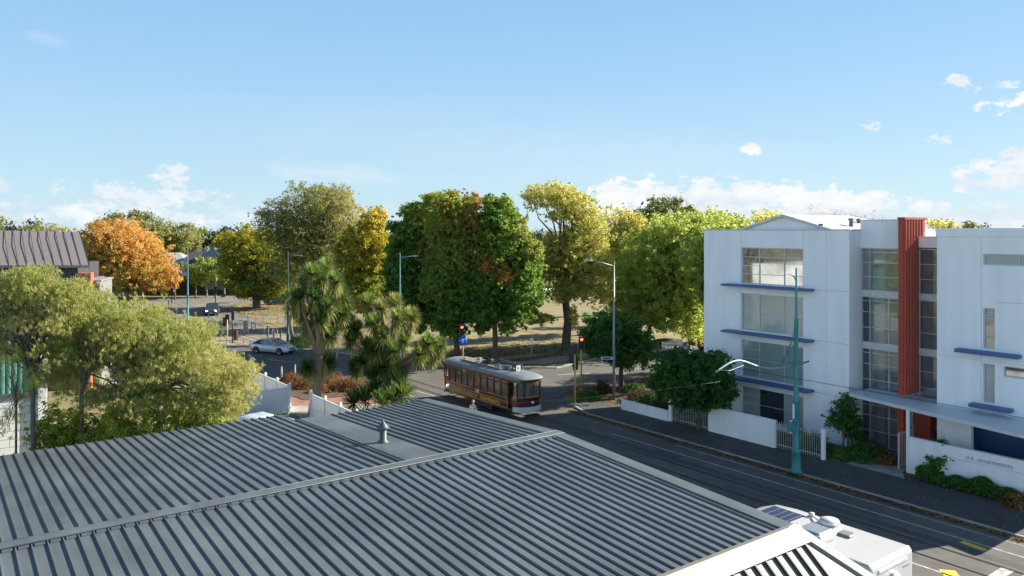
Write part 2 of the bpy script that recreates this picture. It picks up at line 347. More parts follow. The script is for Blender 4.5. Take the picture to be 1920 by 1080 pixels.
# ---------------------------------------------------------------- ground, roads, pavements
b = MB(); b.quad((-2500, -2500, -.02), (2500, -2500, -.02), (2500, 3500, -.02), (-2500, 3500, -.02)); struct('ground', b, GRASS)
def flat(name, pts, z, m):
    b = MB(); n = len(pts)
    if sum(pts[i][0]*pts[(i+1)%n][1]-pts[(i+1)%n][0]*pts[i][1] for i in range(n)) < 0: pts = pts[::-1]
    b.add([(p[0], p[1], z) for p in pts], [tuple(range(n))]); return struct(name, b, m)
def slab(name, pts, z1, m, z0=-.02):
    b = MB(); b.prism([(p[0], p[1]) for p in pts], z0, z1); return struct(name, b, m)
flat('road', [(20.6, -60), (35.0, -60), (35.0, 38.3), (35.5, 41), (37.2, 43.6), (40, 45.2), (46, 45.3), (52, 46.3), (70, 45), (160, 38), (160, 47), (75, 52.5), (62, 53.6), (51, 54.3), (44.4, 52.8), (40.4, 56.2), (36.6, 59.2), (34.4, 64), (32.2, 73), (30.6, 81.0), (26.5, 84.2), (24.0, 85), (20, 95), (8, 120), (-30, 150), (-60, 120), (-5, 88), (14, 70), (20.6, 62)], .004, ASPH)
flat('far_road', [G(60, 572), G(180, 557), G(440, 556), G(620, 556), G(700, 560), G(470, 566), G(436, 572), G(452, 592), G(505, 607), G(470, 613), G(395, 618), G(330, 622), G(250, 640)], .012, ASPH2)
b = MB()
for (a, c) in [((36, 46.8), (120, 45))]: pass
flat('tram_plaza', [G(395, 619), G(470, 612.6), G(560, 626), G(612, 640), G(545, 650), G(430, 647), G(380, 645)], .02, PAVE)
flat('park_lawn', [G(545, 622), G(505, 606), G(455, 591), G(440, 573), G(480, 567), G(700, 561), G(1000, 548), G(1400, 548), (130, 56), (75, 53.8), (62, 54.8), (51, 55.6), (45, 55), (41, 58.2), (37.6, 60.6), (35.4, 65), (33.4, 74), (31.8, 81)], .008, PARK)
# pavements with a real kerb step
slab('footpath', [(35.05, -60), (38.4, -60), (38.4, 22.9), (37.85, 23.1), (37.85, 41.5), (37.4, 42.4), (36.2, 41.2), (35.05, 38.3)], .12, FOOT)
slab('kerb', [(34.86, -60), (35.04, -60), (35.04, 38.3), (36.1, 41.3), (35.95, 41.4), (34.86, 38.4)], .11, CONC)
slab('garden_bed', [(37.87, 23.1), (37.87, 41.5), (37.45, 42.5), (38.2, 43.4), (40.4, 44.7), (46, 45.0), (60, 45.2), (60, 34.4), (43.2, 34.4), (43.2, 8), (38.42, 8), (38.42, 22.9)], .10, MULCH)
slab('entrance_path', [(38.3, 19.0), (38.3, 22.0), (42.4, 22.6), (42.4, 19.6), (39.3, 19.6)], .13, CONC)
slab('footpath_near', [(17.3, -60), (20.5, -60), (20.5, 36), (23.5, 41.5), (27.4, 45.5), (28.1, 50.4), (26.2, 56.6), (22.0, 63.4), (15, 71), (-4, 89), (-6, 84), (19.2, 60), (19.2, 20)], .11, CONC)
slab('kerb_near', [(20.5, -60), (20.64, -60), (20.64, 35.9), (23.62, 41.35), (27.55, 45.4), (28.26, 50.4), (26.34, 56.7), (22.1, 63.55), (15.1, 71.15), (15, 71.02), (22.0, 63.42), (26.2, 56.62), (28.1, 50.4), (27.4, 45.52), (23.5, 41.52), (20.5, 36)], .12, WHITE)
flat('brick_paving', [(20.0, 52.2), (26.6, 48.6), (26.6, 50.6), (22.2, 61.8), (19.6, 62.5)], .114, REDP)
slab('shrub_bed', [(21.2, 53.5), (25.6, 52.6), (25.2, 56.5), (21.9, 61.2), (20.8, 60)], .16, MULCH)
slab('driveway', [(-6, 30.9), (19.1, 29.4), (19.1, 50), (-4, 60)], .02, ASPH2)
slab('park_path', [(45.2, 55.1), (51, 55.7), (62, 54.9), (75, 53.9), (75, 56.4), (62, 57.4), (50, 58.6), (46.5, 60.5), (42.5, 60.8), (41.4, 58.4)], .06, PAVE)
slab('park_kerb', [(36.7, 59.4), (34.55, 64), (32.35, 73), (30.75, 81), (31.0, 81.1), (32.6, 73.1), (34.8, 64.1), (36.95, 59.6), (40.5, 56.6), (44.5, 53.2), (51, 54.6), (62, 53.9), (75, 52.8), (75, 52.5), (62, 53.6), (51, 54.3), (44.4, 52.85), (40.3, 56.3)], .10, CONC)
# painted lines and rails
b = MB()
def line(a, c, w, z=.012, mb=None):
    a = Vector((a[0], a[1], 0)); c = Vector((c[0], c[1], 0)); n = (c-a).normalized(); s = Vector((-n.y, n.x, 0))*w/2
    (mb or b).add([(*(a+s)[:2], z), (*(a-s)[:2], z), (*(c-s)[:2], z), (*(c+s)[:2], z)], [(0, 1, 2, 3)])
line((33.05, -40), (32.9, 34), .10); line((34.15, -40), (34.1, 30), .07); line((29.1, -40), (29.1, 14.5), .10)
line((26.2, -40), (26.2, 36), .08)
line(G(1045, 703), G(1108, 699.5), .18); line(G(1185, 693), G(1225, 688), .18); line(G(1255, 685), G(1330, 677), .18)
line(G(467, 664), G(480, 691), .28); line(G(500, 673.5), G(556, 680), .14); line(G(620, 690), G(650, 694), .14); line(G(634, 655), G(630, 676), .2)
line(G(780, 733), G(832, 748), .12); line(G(570, 662), G(612, 664), .14)
line(G(280, 606), G(330, 592), .2); line((29.6, 24), (29.4, 34), .05)
struct('road_markings', b, WLINE)
b = MB(); line((32.5, 13.0), (32.65, 13.95), .32); line((28.6, 12.3), (29.5, 13.1), .55); line((31.9, 8), (32.0, 9.6), .4)
struct('yellow_road_markings', b, YLINE)
b = MB()
for k in range(3): line((30.2+k*.0, 10.3+k*.75), (31.3, 10.3+k*.75), .42)
struct('white_road_blocks', b, WLINE)
b = MB()
def rail(pts, off):
    q = []
    for i, p in enumerate(pts):
        a = Vector(pts[max(i-1, 0)]); c = Vector(pts[min(i+1, len(pts)-1)]); n = (c-a).normalized(); q.append((p[0]-n.y*off, p[1]+n.x*off))
    for i in range(len(q)-1): line(q[i], q[i+1], .11, .016)
RL = [(30.75, -60), (30.75, 40), (30.9, 50), (30.6, 60), (30.0, 72), (29.3, 84), (29.6, 95), (31.5, 112), (33, 140)]
for off in (-.62, .62): rail(RL, off)
struct('tram_rails', b, RAILM)
# patches on the near road, drain cover
b = MB(); 
for i in range(7):
    x, y = rng.uniform(21.5, 33), rng.uniform(12, 38); w, h = rng.uniform(.3, .9), rng.uniform(.8, 3); line((x, y), (x, y+h), w, .008)
for x_ in (24.2, 25.9, 27.6, 31.9): line((x_, -30), (x_+.1, 44), .5, .0075)
struct('road_patches', b, mat('patch_asphalt', (.075, .073, .07), .9, var=.2, vscale=3))
# fallen leaves along the kerb, on beds and under trees
LITTER = leafmat('leaf_litter', [(.08, .045, .02), (.17, .09, .035), (.28, .16, .05), (.33, .25, .10)], .1, .8)
def litter(name, label, pts, size=.13):
    C = np.array(pts); n = len(C); Nn = norm(np.array([0, 0, 1])+rng.normal(size=(n, 3))*.35)
    o = leafmesh(name, C, Nn, size, size*.7, rng.uniform(0, 1, n), LITTER, None); stuff(o, label, 'fallen leaves')
pts = []
for i in range(5200):
    y = rng.uniform(6, 40); pts.append((34.78-abs(rng.normal())*.16+.05, y, .03+rng.uniform(0, .05)))
for i in range(420): pts.append((35.05+rng.uniform(0, 1)**2*3.1, rng.uniform(6, 40), .135))
litter('gutter_leaves', 'brown autumn leaves drifted along the far gutter of the shaded road', pts, .12)
pts = []
for i in range(2400): pts.append((rng.uniform(38.3, 41.2), rng.uniform(8, 44), .125))
for i in range(1800): pts.append((rng.uniform(38, 46), rng.uniform(40, 45), .125))
litter('bed_leaves', 'brown leaves lying over the garden bed in front of the white apartments', pts, .12)
pts = []
for i in range(9000):
    c = [(41.5, 64), (43.5, 61), (52, 61), (47, 58), (38, 62), (44, 57)][rng.integers(6)]; x, y = c[0]+rng.normal()*4.2, c[1]+rng.normal()*3.0
    if y > 57.5+max(0, (40-x)*.9) and (x < 46 or y > 56): pts.append((x, y, .03+.06*(y < 59)))
for i in range(3000): x, y = rng.normal()*5+40, rng.normal()*6+118; pts.append((x, y, .04))
litter('park_leaves', 'golden brown leaves scattered on the dry park lawn under the trees', pts, .2)

pts = []
for i in range(230): x_, y_ = rng.uniform(-2, 17), rng.uniform(11.6, 29); pts.append((x_, y_, 5.40-abs(y_-20.3)*.05+.014))
litter('roof_debris', 'scattered leaf scraps lying on the grey ribbed roof', pts, .035)
# ---------------------------------------------------------------- foreground building with the ribbed grey roof
ROOF = mat('grey_roof_paint', (.112, .130, .140), .5, .12, var=.12, vscale=.8, bump=.10, bscale=4, dscale=.35, spec=.6, streak=(3.2, .25, 3, .16))
ROOF_T = ROOF
PALE = mat('pale_apron', (.19, .183, .155), .55, .1, var=.06, vscale=1.0)  # paler tone for the apron and its flashing
gb = thing('shed_building', 'low building in the foreground under a wide dark grey ribbed metal roof', 'building', (7, 20, 0))
ZR, YR, YE1, YE2, ZE = 5.40, 20.3, 11.3, 29.3, 4.95
def zroof(y): return ZR-abs(y-YR)*.05
def ribs(mb, xs, y0, y1, z0, z1, h=.045, wb=.055, wt=.026):
    for x in xs:
        mb.add([(x-wb/2, y0, z0-.005), (x-wt/2, y0, z0+h), (x+wt/2, y0, z0+h), (x+wb/2, y0, z0-.005), (x-wb/2, y1, z1-.005), (x-wt/2, y1, z1+h), (x+wt/2, y1, z1+h), (x+wb/2, y1, z1-.005)],
               [(0, 1, 2, 3), (7, 6, 5, 4), (0, 4, 5, 1), (1, 5, 6, 2), (2, 6, 7, 3)])
XL, XR = -7.0, 17.2; P = .305
b = MB()   # near slope
b.add([(XL, YE1, zroof(YE1)), (XR, YE1, zroof(YE1)), (XR, YR, ZR), (XL, YR, ZR), (XL, YE1, zroof(YE1)-.18), (XR, YE1, zroof(YE1)-.18), (XR, YR, ZR-.18), (XL, YR, ZR-.18)],
      [(0, 1, 2, 3), (7, 6, 5, 4), (0, 4, 5, 1), (1, 5, 6, 2), (3, 7, 4, 0)])
xs = [XR-.55-i*P for i in range(78)]
ribs(b, xs, YE1, YR-.16, zroof(YE1), zroof(YR-.16)); obj('near_roof_slope', b, ROOF, gb, world=True)
b = MB()   # far slope, with its step in the eave
YL = 30.75; XS = 11.25
b.add([(XL, YR, ZR-.002), (XR, YR, ZR-.002), (XR, YE2, zroof(YE2)), (XS, YE2, zroof(YE2)), (XS, YL, zroof(YL)), (XL, YL, zroof(YL))], [(0, 1, 2, 3, 4, 5)])
b.add([(XR, YE2, zroof(YE2)), (XS, YE2, zroof(YE2)), (XS, YL, zroof(YL)), (XL, YL, zroof(YL)), (XR, YE2, zroof(YE2)-.2), (XS, YE2, zroof(YE2)-.2), (XS, YL, zroof(YL)-.2), (XL, YL, zroof(YL)-.2)], [(0, 4, 5, 1), (1, 5, 6, 2), (2, 6, 7, 3)])
b.add([(XR, YR, ZR-.002), (XR, YE2, zroof(YE2)), (XR, YE2, zroof(YE2)-.2), (XR, YR, ZR-.2)], [(0, 1, 2, 3)])
xf = [x+.1 for x in xs if not (11.35 < x+.1 < 12.62)]
ribs(b, [x for x in xf if x > XS], YR+.16, YE2, zroof(YR+.16), zroof(YE2)); ribs(b, [x for x in xf if x <= XS], YR+.16, YL, zroof(YR+.16), zroof(YL))
obj('far_roof_slope', b, ROOF, gb, world=True)
b = MB(); w = .2
b.loft([[(x, YR-w, ZR+.035), (x, YR-w, ZR+.06), (x, YR-.03, ZR+.078), (x, YR+.03, ZR+.078), (x, YR+w, ZR+.06), (x, YR+w, ZR+.035)] for x in (XL, XR+.02)])
b.tube([(XL, YR-w, ZR+.055), (XR+.02, YR-w, ZR+.055)], .014, 6); b.tube([(XL, YR+w, ZR+.055), (XR+.02, YR+w, ZR+.055)], .014, 6)
obj('ridge_cap', b, ROOF, gb, world=True)
b = MB()
b.add([(XR-.42, YE1, zroof(YE1)+.065), (XR+.04, YE1, zroof(YE1)+.065), (XR+.04, YR, ZR+.05), (XR-.42, YR, ZR+.05), (XR+.04, YE2, zroof(YE2)+.065), (XR-.42, YE2, zroof(YE2)+.065), (XR+.04, YE1, zroof(YE1)-.25), (XR+.04, YR, ZR-.2), (XR+.04, YE2, zroof(YE2)-.25)],
      [(0, 1, 2, 3), (3, 2, 4, 5), (1, 6, 7, 2), (2, 7, 8, 4)])
b.add([(XR-.42, YE1, zroof(YE1)+.065), (XR-.42, YR, ZR+.05), (XR-.42, YE2, zroof(YE2)+.065), (XR-.42, YE1, zroof(YE1)), (XR-.42, YR, ZR), (XR-.42, YE2, zroof(YE2))], [(0, 1, 4, 3), (1, 2, 5, 4)])
obj('edge_flashing', b, ROOF, gb, world=True)
b = MB(); y0, y1 = 20.35, YE2; b.add([(11.42, y0, zroof(y0)+.022), (12.56, y0, zroof(y0)+.022), (12.56, y1, zroof(y1)+.022), (11.42, y1, zroof(y1)+.022), (11.42, y0, zroof(y0)-.01), (12.56, y0, zroof(y0)-.01), (12.56, y1, zroof(y1)-.01), (11.42, y1, zroof(y1)-.01)], [(0, 1, 2, 3), (0, 3, 7, 4), (1, 5, 6, 2), (2, 6, 7, 3)])
obj('flat_flashing', b, ROOF, gb, world=True)
vx, vy = 12.02, 23.35; vz = zroof(vy)+.02
b = MB(); b.lathe([(.20, vz), (.19, vz+.03), (.12, vz+.07), (.115, vz+.45), (.10, vz+.46)], (vx, vy, 0), 20)
vp = obj('vent_pipe', b, mat('vent_grey_paint', (.06, .075, .085), .5), gb, world=True)
b = MB(); b.lathe([(.10, vz+.44), (.21, vz+.47), (.215, vz+.49), (.10, vz+.62), (.03, vz+.70), (.025, vz+.75), (.001, vz+.76)], (vx, vy, 0), 20); obj('vent_cowl', b, MATS['vent_grey_paint'], vp, world=True)
b = MB()
for x in xs: b.box(x+.05, YR-.30, zroof(YR-.3)+.004, x+P-.05, YR-.19, ZR+.03)
obj('stop_ends', b, ROOF, gb, world=True)
# steep pale apron below the near eave, hipped at the street corner
SL = .88; D = 2.2; zt = zroof(YE1)
b = MB(); b.add([(XL, YE1, zt), (XR, YE1, zt), (XR+D, YE1-D, zt-SL*D), (XL, YE1-D, zt-SL*D)], [(0, 3, 2, 1)])
b.add([(XR, YE1, zt), (XR, YE2, zt), (XR+D, YE2+.2, zt-SL*D), (XR+D, YE1-D, zt-SL*D)], [(0, 3, 2, 1)])
obj('apron_roof', b, PALE, gb, world=True)
b = MB(); x = XR-.10
n_ = Vector((0, -SL, 1)).normalized()
while x > XL:
    for (dx) in [0]:
        a = Vector((x, YE1-.34, zt-SL*.34)); c = Vector((x, YE1-D, zt-SL*D)); s = Vector((.045, 0, 0)); h = n_*.07
        b.add([a-s, a-s*.6+h, a+s*.6+h, a+s, c-s, c-s*.6+h, c+s*.6+h, c+s], [(0, 1, 2, 3), (7, 6, 5, 4), (0, 4, 5, 1), (1, 5, 6, 2), (2, 6, 7, 3)])
    x -= .40
dr = mat('seam_shade', (.035, .035, .033), .6);  # near-black colour stands in for the shade beside each apron rib
obj('apron_seams', b, dr, gb, world=True)
b = MB(); h = .1   # pale flashing over the break and down the hip
b.add([(XL, YE1+.06, zt+.075), (XR+.1, YE1+.06, zt+.075), (XR+.12, YE1-.06, zt+.075), (XL, YE1-.06, zt+.075), (XR+.3, YE1-.40, zt-.40*SL+.09), (XL, YE1-.36, zt-.36*SL+.09), (XL, YE1+.06, zt), (XR+.1, YE1+.06, zt)], [(0, 3, 2, 1), (3, 5, 4, 2), (6, 0, 1, 7)])
for s in (-1, 1):
    pass
a = Vector((XR+.02, YE1-.02, zt+.11)); c = Vector((XR+D, YE1-D, zt-SL*D+.11)); l = Vector((-.26, -.0, -.03)); r = Vector((.26, .16, -.14))
b.add([a, c, c+l, a+l, a+r, c+r], [(0, 3, 2, 1), (0, 1, 5, 4)])
b.add([a+l, c+l, c+l-Vector((0, 0, .12)), a+l-Vector((0, 0, .12))], [(0, 1, 2, 3)])
obj('apron_flashing', b, PALE, gb, world=True)
b = MB(); b.box(XL+.3, YE1-D+.35, -.1, XR-.35, YE1+.5, zt-SL*D+.3); b.box(XL+.3, YE1+.5, -.1, XR-.35, YE2-.3, 4.7); b.box(XL+.3, YE2-.3, -.1, XS-.3, YL-.3, 4.65)
obj('wall', b, mat('grey_wall', (.35, .34, .32), .85), gb, world=True)

# ---------------------------------------------------------------- white apartment building
FX = 41.3
ap = thing('apartment_building', 'white four storey apartment block with blue window canopies and a red ribbed metal fin', 'building', (FX, 20, 0))
def cells(mb, X0, X1, Y0, Y1, Z0, Z1, holes):
    ys = sorted({Y0, Y1, *[h[0] for h in holes], *[h[1] for h in holes]}); zs = sorted({Z0, Z1, *[h[2] for h in holes], *[h[3] for h in holes]})
    for i in range(len(ys)-1):
        run = None
        for k in range(len(zs)-1):
            yc, zc = (ys[i]+ys[i+1])/2, (zs[k]+zs[k+1])/2
            solid = not any(h[0] < yc < h[1] and h[2] < zc < h[3] for h in holes)
            if solid: run = [zs[k], zs[k+1]] if run is None else [run[0], zs[k+1]]
            if (not solid or k == len(zs)-2) and run: mb.box(X0, ys[i], run[0], X1, ys[i+1], run[1]); run = None
def window(parent, X, y0, y1, z0, z1, vs, hs, panes, fw=.055, m=ALU, skipv=None):
    """frame bars on the plane X, panes behind; vs / hs are inner bar positions"""
    f = MB(); x0, x1 = X-.03, X+.05
    f.box(x0, y0, z0, x1, y0+fw, z1); f.box(x0, y1-fw, z0, x1, y1, z1); f.box(x0, y0+fw, z0, x1, y1-fw, z0+fw); f.box(x0, y0+fw, z1-fw, x1, y1-fw, z1)
    for v in vs: f.box(x0+.005, v-fw*.45, z0+fw, x1-.005, v+fw*.45, z1-fw)
    ed = [y0+fw]+sorted(vs)+[y1-fw]
    for (z, a, c) in [(h, 0, len(ed)-2) if not hasattr(h, '__len__') else h for h in hs]:
        for i in range(a, c+1): f.box(x0+.01, ed[i]+(fw*.45 if i else 0), z-fw*.35, x1-.01, ed[i+1]-(fw*.45 if i < len(ed)-2 else 0), z+fw*.35)
    fo = obj('window', f, m, parent, world=True)
    for i in range(len(ed)-1):
        p = MB(); p.box(X+.02, ed[i]-.01, z0+.02, X+.035, ed[i+1]+.01, z1-.02); obj('pane', p, panes[i % len(panes)], fo, world=True)
    return fo
yL0, yL1 = 23.6, 33.87; bay0, bay1 = 26.5, 30.9
wins = [(8.95, 11.25, [MGLASS]), (6.0, 8.35, [BLIND, BLIND, BLIND2]), (3.02, 5.38, [BLIND, BLIND, BLIND]), (.35, 2.42, [BLIND2, DGLASS, BLIND2])]
b = MB()
cells(b, FX, FX+.28, yL0, yL1, 0, 12.32, [(bay0, bay1, z0, z1) for z0, z1, _ in wins])
b.box(FX+.28, yL0, 0, FX+12, yL0+.25, 12.32); b.box(FX+.28, yL1-.25, 0, FX+12, yL1, 12.32); b.box(FX+11.7, yL0+.25, 0, FX+12, yL1-.25, 12.32)
b.box(FX+.28, yL0+.25, 11.9, FX+11.7, yL1-.25, 12.05)
obj('wall', b, WALLW, ap, world=True)
b = MB(); b.box(FX-.025, yL0-.03, 12.32, FX+.3, yL1+.03, 12.40); b.box(FX+.3, yL0-.03, 12.32, FX+12, yL0+.27, 12.40); b.box(FX+.3, yL1-.27, 12.32, FX+12.0, yL1+.03, 12.40); obj('parapet_cap', b, ALU, ap, world=True)
b = MB()   # grey joint lines on the render
for z in (5.9, 8.87): b.box(FX-.004, yL0, z-.012, FX+.003, bay0-.6, z+.012)
b.box(FX-.004, yL0, 2.86, FX+.003, yL1, 2.885); b.box(FX-.005, bay1+.012, 0.2, FX+.003, bay1+.03, 12.3); b.box(FX-.005, bay0-.03, 0.2, FX+.003, bay0-.012, 12.3)
for y in (yL0+1.4,): b.box(FX-.004, y, 3, FX+.003, y+.012, 12.3)
obj('wall_joint', b, mat('joint_grey', (.42, .42, .41), .9), ap, world=True)
for (z0, z1, pn) in wins:
    h = z1-z0; v = [bay0+1.35, bay1-1.28]
    w = window(ap, FX+.16, bay0, bay1, z0, z1, v, [(z0+h*.27, 0, 2), (z0+h*.5, 2, 2), (z0+h*.74, 0, 2)] if z0 > 8.9 else [(z0+h*.25, 2, 2), (z0+h*.5, 0, 2), (z0+h*.75, 2, 2)], pn)
# rooms behind the top window seen through / lower curtains
for i, z in enumerate((8.78, 5.80, 2.87)):
    b = MB(); x0, x1 = FX-.78, FX; y0, y1 = 25.75, 31.9
    b.add([(x0, y0, z), (x0, y1, z), (x1-.002, y1, z-.02), (x1-.002, y0, z-.02), (x0, y0, z+.12), (x0, y1, z+.12), (x1-.002, y1, z+.13), (x1-.002, y0, z+.13)], [(0, 1, 2, 3), (4, 7, 6, 5), (0, 4, 5, 1), (1, 5, 6, 2), (3, 7, 4, 0)])
    obj('window_canopy', b, BLUE, ap, world=True)
# gable roof over the left block
b = MB(); gy0, gy1, gz = 24.75, 31.1, 13.32; ym = (gy0+gy1)/2
b.add([(FX+.25, gy0+.15, 12.3), (FX+.25, gy1-.15, 12.3), (FX+.25, ym, gz-.07)], [(0, 1, 2)])
obj('gable', b, WALLW, ap, world=True)
b = MB(); e = .14
def slope(y0):
    b.add([(FX+.05, y0, 12.36), (FX+.05, ym, gz), (FX+7.5, ym, gz), (FX+10.5, y0, 12.36), (FX+.05, y0, 12.36-e), (FX+.05, ym, gz-e), (FX+7.5, ym, gz-e), (FX+10.5, y0, 12.36-e)], [(0, 1, 2, 3), (7, 6, 5, 4), (0, 4, 5, 1), (0, 3, 7, 4)])
slope(gy0-.25); slope(gy1+.25); b.add([(FX+7.5, ym, gz), (FX+10.5, gy0-.25, 12.36), (FX+10.5, gy1+.25, 12.36)], [(0, 1, 2)])
fixn(obj('gable_roof', b, mat('pale_roof', (.52, .53, .54), .5, .1), ap, world=True))
b = MB()
for (x, y) in ((FX+3.2, 25.3), (FX+5.5, 26.1)):
  b = MB(); b.lathe([(.12, 12.4), (.12, 12.95), (.2, 12.96), (.2, 13.02), (.01, 13.1)], (x, y, 0), 10)
  obj('roof_vent', b, mat('lead_grey', (.16, .16, .17), .6), ap, world=True)
b = MB(); b.box(FX+.19, 25.35, 12.6, FX+.25, 25.6, 12.72); obj('gable_light', b, BLACK, ap, world=True)
# stair block
GX = 42.62
b = MB(); b.box(GX-.12, 20.5, 11.35, GX+.75, 23.6, 12.88); b.box(GX+.75, 18.9, 11.0, GX+9, 23.6, 11.9); b.box(GX-.12, 18.83, 11.42, GX+.5, 20.33, 11.98)
obj('stair_block_wall', b, WALLW, ap, world=True)
b = MB(); b.box(GX-.14, 20.5, 12.88, GX+.77, 23.62, 12.95); b.box(GX-.14, 18.83, 11.98, GX+.5, 20.33, 12.03); obj('parapet_cap', b, ALU, ap, world=True)
b = MB(); b.box(GX+.4, 18.9, .1, GX+.5, 23.5, 11.4); obj('stair_back_wall', b, mat('stair_interior', (.70, .68, .62), .6, col2=(.30, .32, .32), vscale=1.3), ap, world=True)
b = MB()   # landings, columns and people-height furniture behind the glass
for z in (2.95, 5.85, 8.75): b.box(GX+.1, 18.9, z-.3, GX+.39, 23.4, z+.02)
b.box(GX+.12, 22.3, .1, GX+.35, 22.7, 11.3); b.box(GX+.15, 19.2, .1, GX+.35, 19.5, 11.3); b.box(GX+.1, 23.2, .1, GX+.4, 23.42, 11.3)
for z in (1.2, 4.0, 6.9, 9.8):
    b.box(GX+.1, 20.9, z, GX+.3, 22.1, z+.06); b.box(GX+.1, 20.9, z+.45, GX+.3, 22.1, z+.5)
obj('landing', b, mat('landing_grey', (.62, .62, .6), .7, var=.15), ap, world=True)
CURT = bpy.data.materials.new('clear_glass'); CURT.use_nodes = True
nt = CURT.node_tree; pb = nt.nodes['Principled BSDF']; pb.inputs['Base Color'].default_value = (.40, .43, .43, 1); pb.inputs['Metallic'].default_value = .7; pb.inputs['Roughness'].default_value = .03; pb.inputs['Specular IOR Level'].default_value = .9
tb = nt.nodes.new('ShaderNodeBsdfTransparent'); ms = nt.nodes.new('ShaderNodeMixShader'); ms.inputs[0].default_value = .38
nt.links.new(tb.outputs[0], ms.inputs[1]); nt.links.new(pb.outputs[0], ms.inputs[2]); nt.links.new(ms.outputs[0], nt.nodes['Material Output'].inputs[0])
for (y0, y1, vs) in ((20.68, 23.58, [22.0, 23.1]), (18.86, 20.36, [])):
    for (z0, z1) in ((.15, 2.7), (3.0, 5.65), (5.95, 8.6), (8.9, 11.35)):
        h = z1-z0; window(ap, GX, y0, y1, z0, z1, vs if z0 < 8 or len(vs) == 0 else [23.1], [z0+h*.33, z0+h*.66, z0+h*.9] if len(vs) else [z0+h*.33, z0+h*.66], [CURT, CURT, DGLASS], m=WHITE if z0 > 20 else ALU)
for z in (2.7, 5.65, 8.6):
  for (ya, yb) in ((20.68, 23.58), (18.86, 20.36)):
    b = MB(); b.box(GX-.06, ya, z, GX+.08, yb, z+.3)
    obj('floor_band', b, mat('band_grey', (.55, .56, .56), .5, .1), ap, world=True)
# red ribbed fin and the red pier below it
b = MB(); fy0, fy1 = 20.40, 20.68; fz0, fz1 = 3.62, 13.02
b.box(41.0, fy0, fz0, 43.35, fy1, fz1)
x = 41.16
while x < 43.2:
    b.add([(x-.08, fy0+.002, fz0), (x-.035, fy0-.08, fz0), (x+.035, fy0-.08, fz0), (x+.08, fy0+.002, fz0), (x-.08, fy0+.002, fz1-.1), (x-.035, fy0-.08, fz1-.1), (x+.035, fy0-.08, fz1-.1), (x+.08, fy0+.002, fz1-.1)], [(0, 1, 5, 4), (1, 2, 6, 5), (2, 3, 7, 6), (3, 2, 1, 0), (4, 5, 6, 7)])
    x += .30
for z in (5.9, 8.85): b.box(41.0, fy0-.012, z, 43.3, fy0-.001, z+.03)
b.box(40.97, fy0-.10, fz1-.1, 43.38, fy1+.03, fz1+.02)
obj('red_fin', b, REDF, ap, world=True)
b = MB(); b.box(41.0, 20.4, .1, 41.35, 20.75, 3.2); b.box(40.3, 20.3, 2.95, 42.5, 20.85, 3.2); b.box(42.0, 19.5, .1, 42.5, 20.3, 3.2); obj('red_pier', b, REDF, ap, world=True)
# right block
yR0, yR1 = 11.2, 18.83
rh = [(14.7, 16.65, 10.65, 11.2), (12.2, 14.2, 10.65, 11.2), (16.12, 16.65, 6.55, 8.55), (16.12, 16.65, 3.9, 5.82), (12.2, 15.75, 5.3, 5.82), (11.6, 17.2, 0, 2.75)]
b = MB(); cells(b, FX, FX+.28, yR0, yR1, 0, 12.05, rh); b.box(FX+.28, yR1-.25, 0, FX+12, yR1, 12.05); b.box(FX+.28, yR0, 0, FX+12, yR0+.25, 12.05); b.box(FX+11.7, yR0+.25, 0, FX+12, yR1-.25, 12.05); b.box(FX+.28, yR0+.25, 11.7, FX+11.7, yR1-.25, 11.9)
obj('wall', b, WALLW, ap, world=True)
b = MB(); b.box(FX-.06, yR0-.05, 12.05, FX+12.05, yR1+.05, 12.46); obj('parapet', b, WALLW, ap, world=True)
b = MB(); b.box(FX-.004, yR0, 8.86, FX+.003, 16.0, 8.88); b.box(FX-.005, 16.72, 3.9, FX+.003, 16.74, 12.0); b.box(FX-.004, yR0, 5.95, FX+.003, 18.8, 5.965); obj('wall_joint', b, MATS['joint_grey'], ap, world=True)
window(ap, FX+.14, 14.7, 16.65, 10.65, 11.2, [15.1], [], [BLIND2, BLIND2]); window(ap, FX+.14, 12.2, 14.2, 10.65, 11.2, [], [], [BLIND2])
window(ap, FX+.14, 16.12, 16.65, 6.55, 8.55, [], [7.05, 7.55, 8.05], [MGLASS]); window(ap, FX+.14, 16.12, 16.65, 3.9, 5.82, [], [5.2], [BLIND2]); window(ap, FX+.14, 12.2, 15.75, 5.3, 5.82, [14], [], [MGLASS])
for (y0, y1, z) in ((14.95, 17.75, 6.28), (15.3, 17.1, 3.66)):
    b = MB(); b.box(FX-.55, y0, z, FX-.002, y1, z+.17); obj('window_canopy', b, BLUE, ap, world=True)
b = MB(); b.box(FX+.9, 12.8, .1, FX+1.1, 17.3, 2.8); b.box(FX+.28, 17.2, .1, FX+1.1, 17.35, 2.8); obj('blue_panel', b, mat('navy_panel', (.02, .05, .14), .4, var=.15), ap, world=True)
b = MB(); b.box(FX+.9, 11.6, .1, FX+1.1, 12.8, 2.8); obj('garage_dark', b, mat('recess_shade', (.01, .012, .02), .5), ap, world=True)  # near-black sheet stands in for the dark inside the garage opening
b = MB(); b.prism([(40.25, 23.0), (40.05, 22.4), (39.35, 19.2), (38.2, 13.8), (37.6, 11.2), (FX-.003, 11.2), (FX-.003, 18.9), (GX-.15, 18.9), (GX-.15, 23.0)], 3.24, 3.42)
cn = obj('entrance_canopy', b, mat('canopy_grey', (.56, .60, .63), .5, .1, var=.06), ap, world=True)
b = MB(); b.box(39.38, 19.32, .1, 39.5, 19.46, 3.24); obj('canopy_post', b, WHITE, ap, world=True)
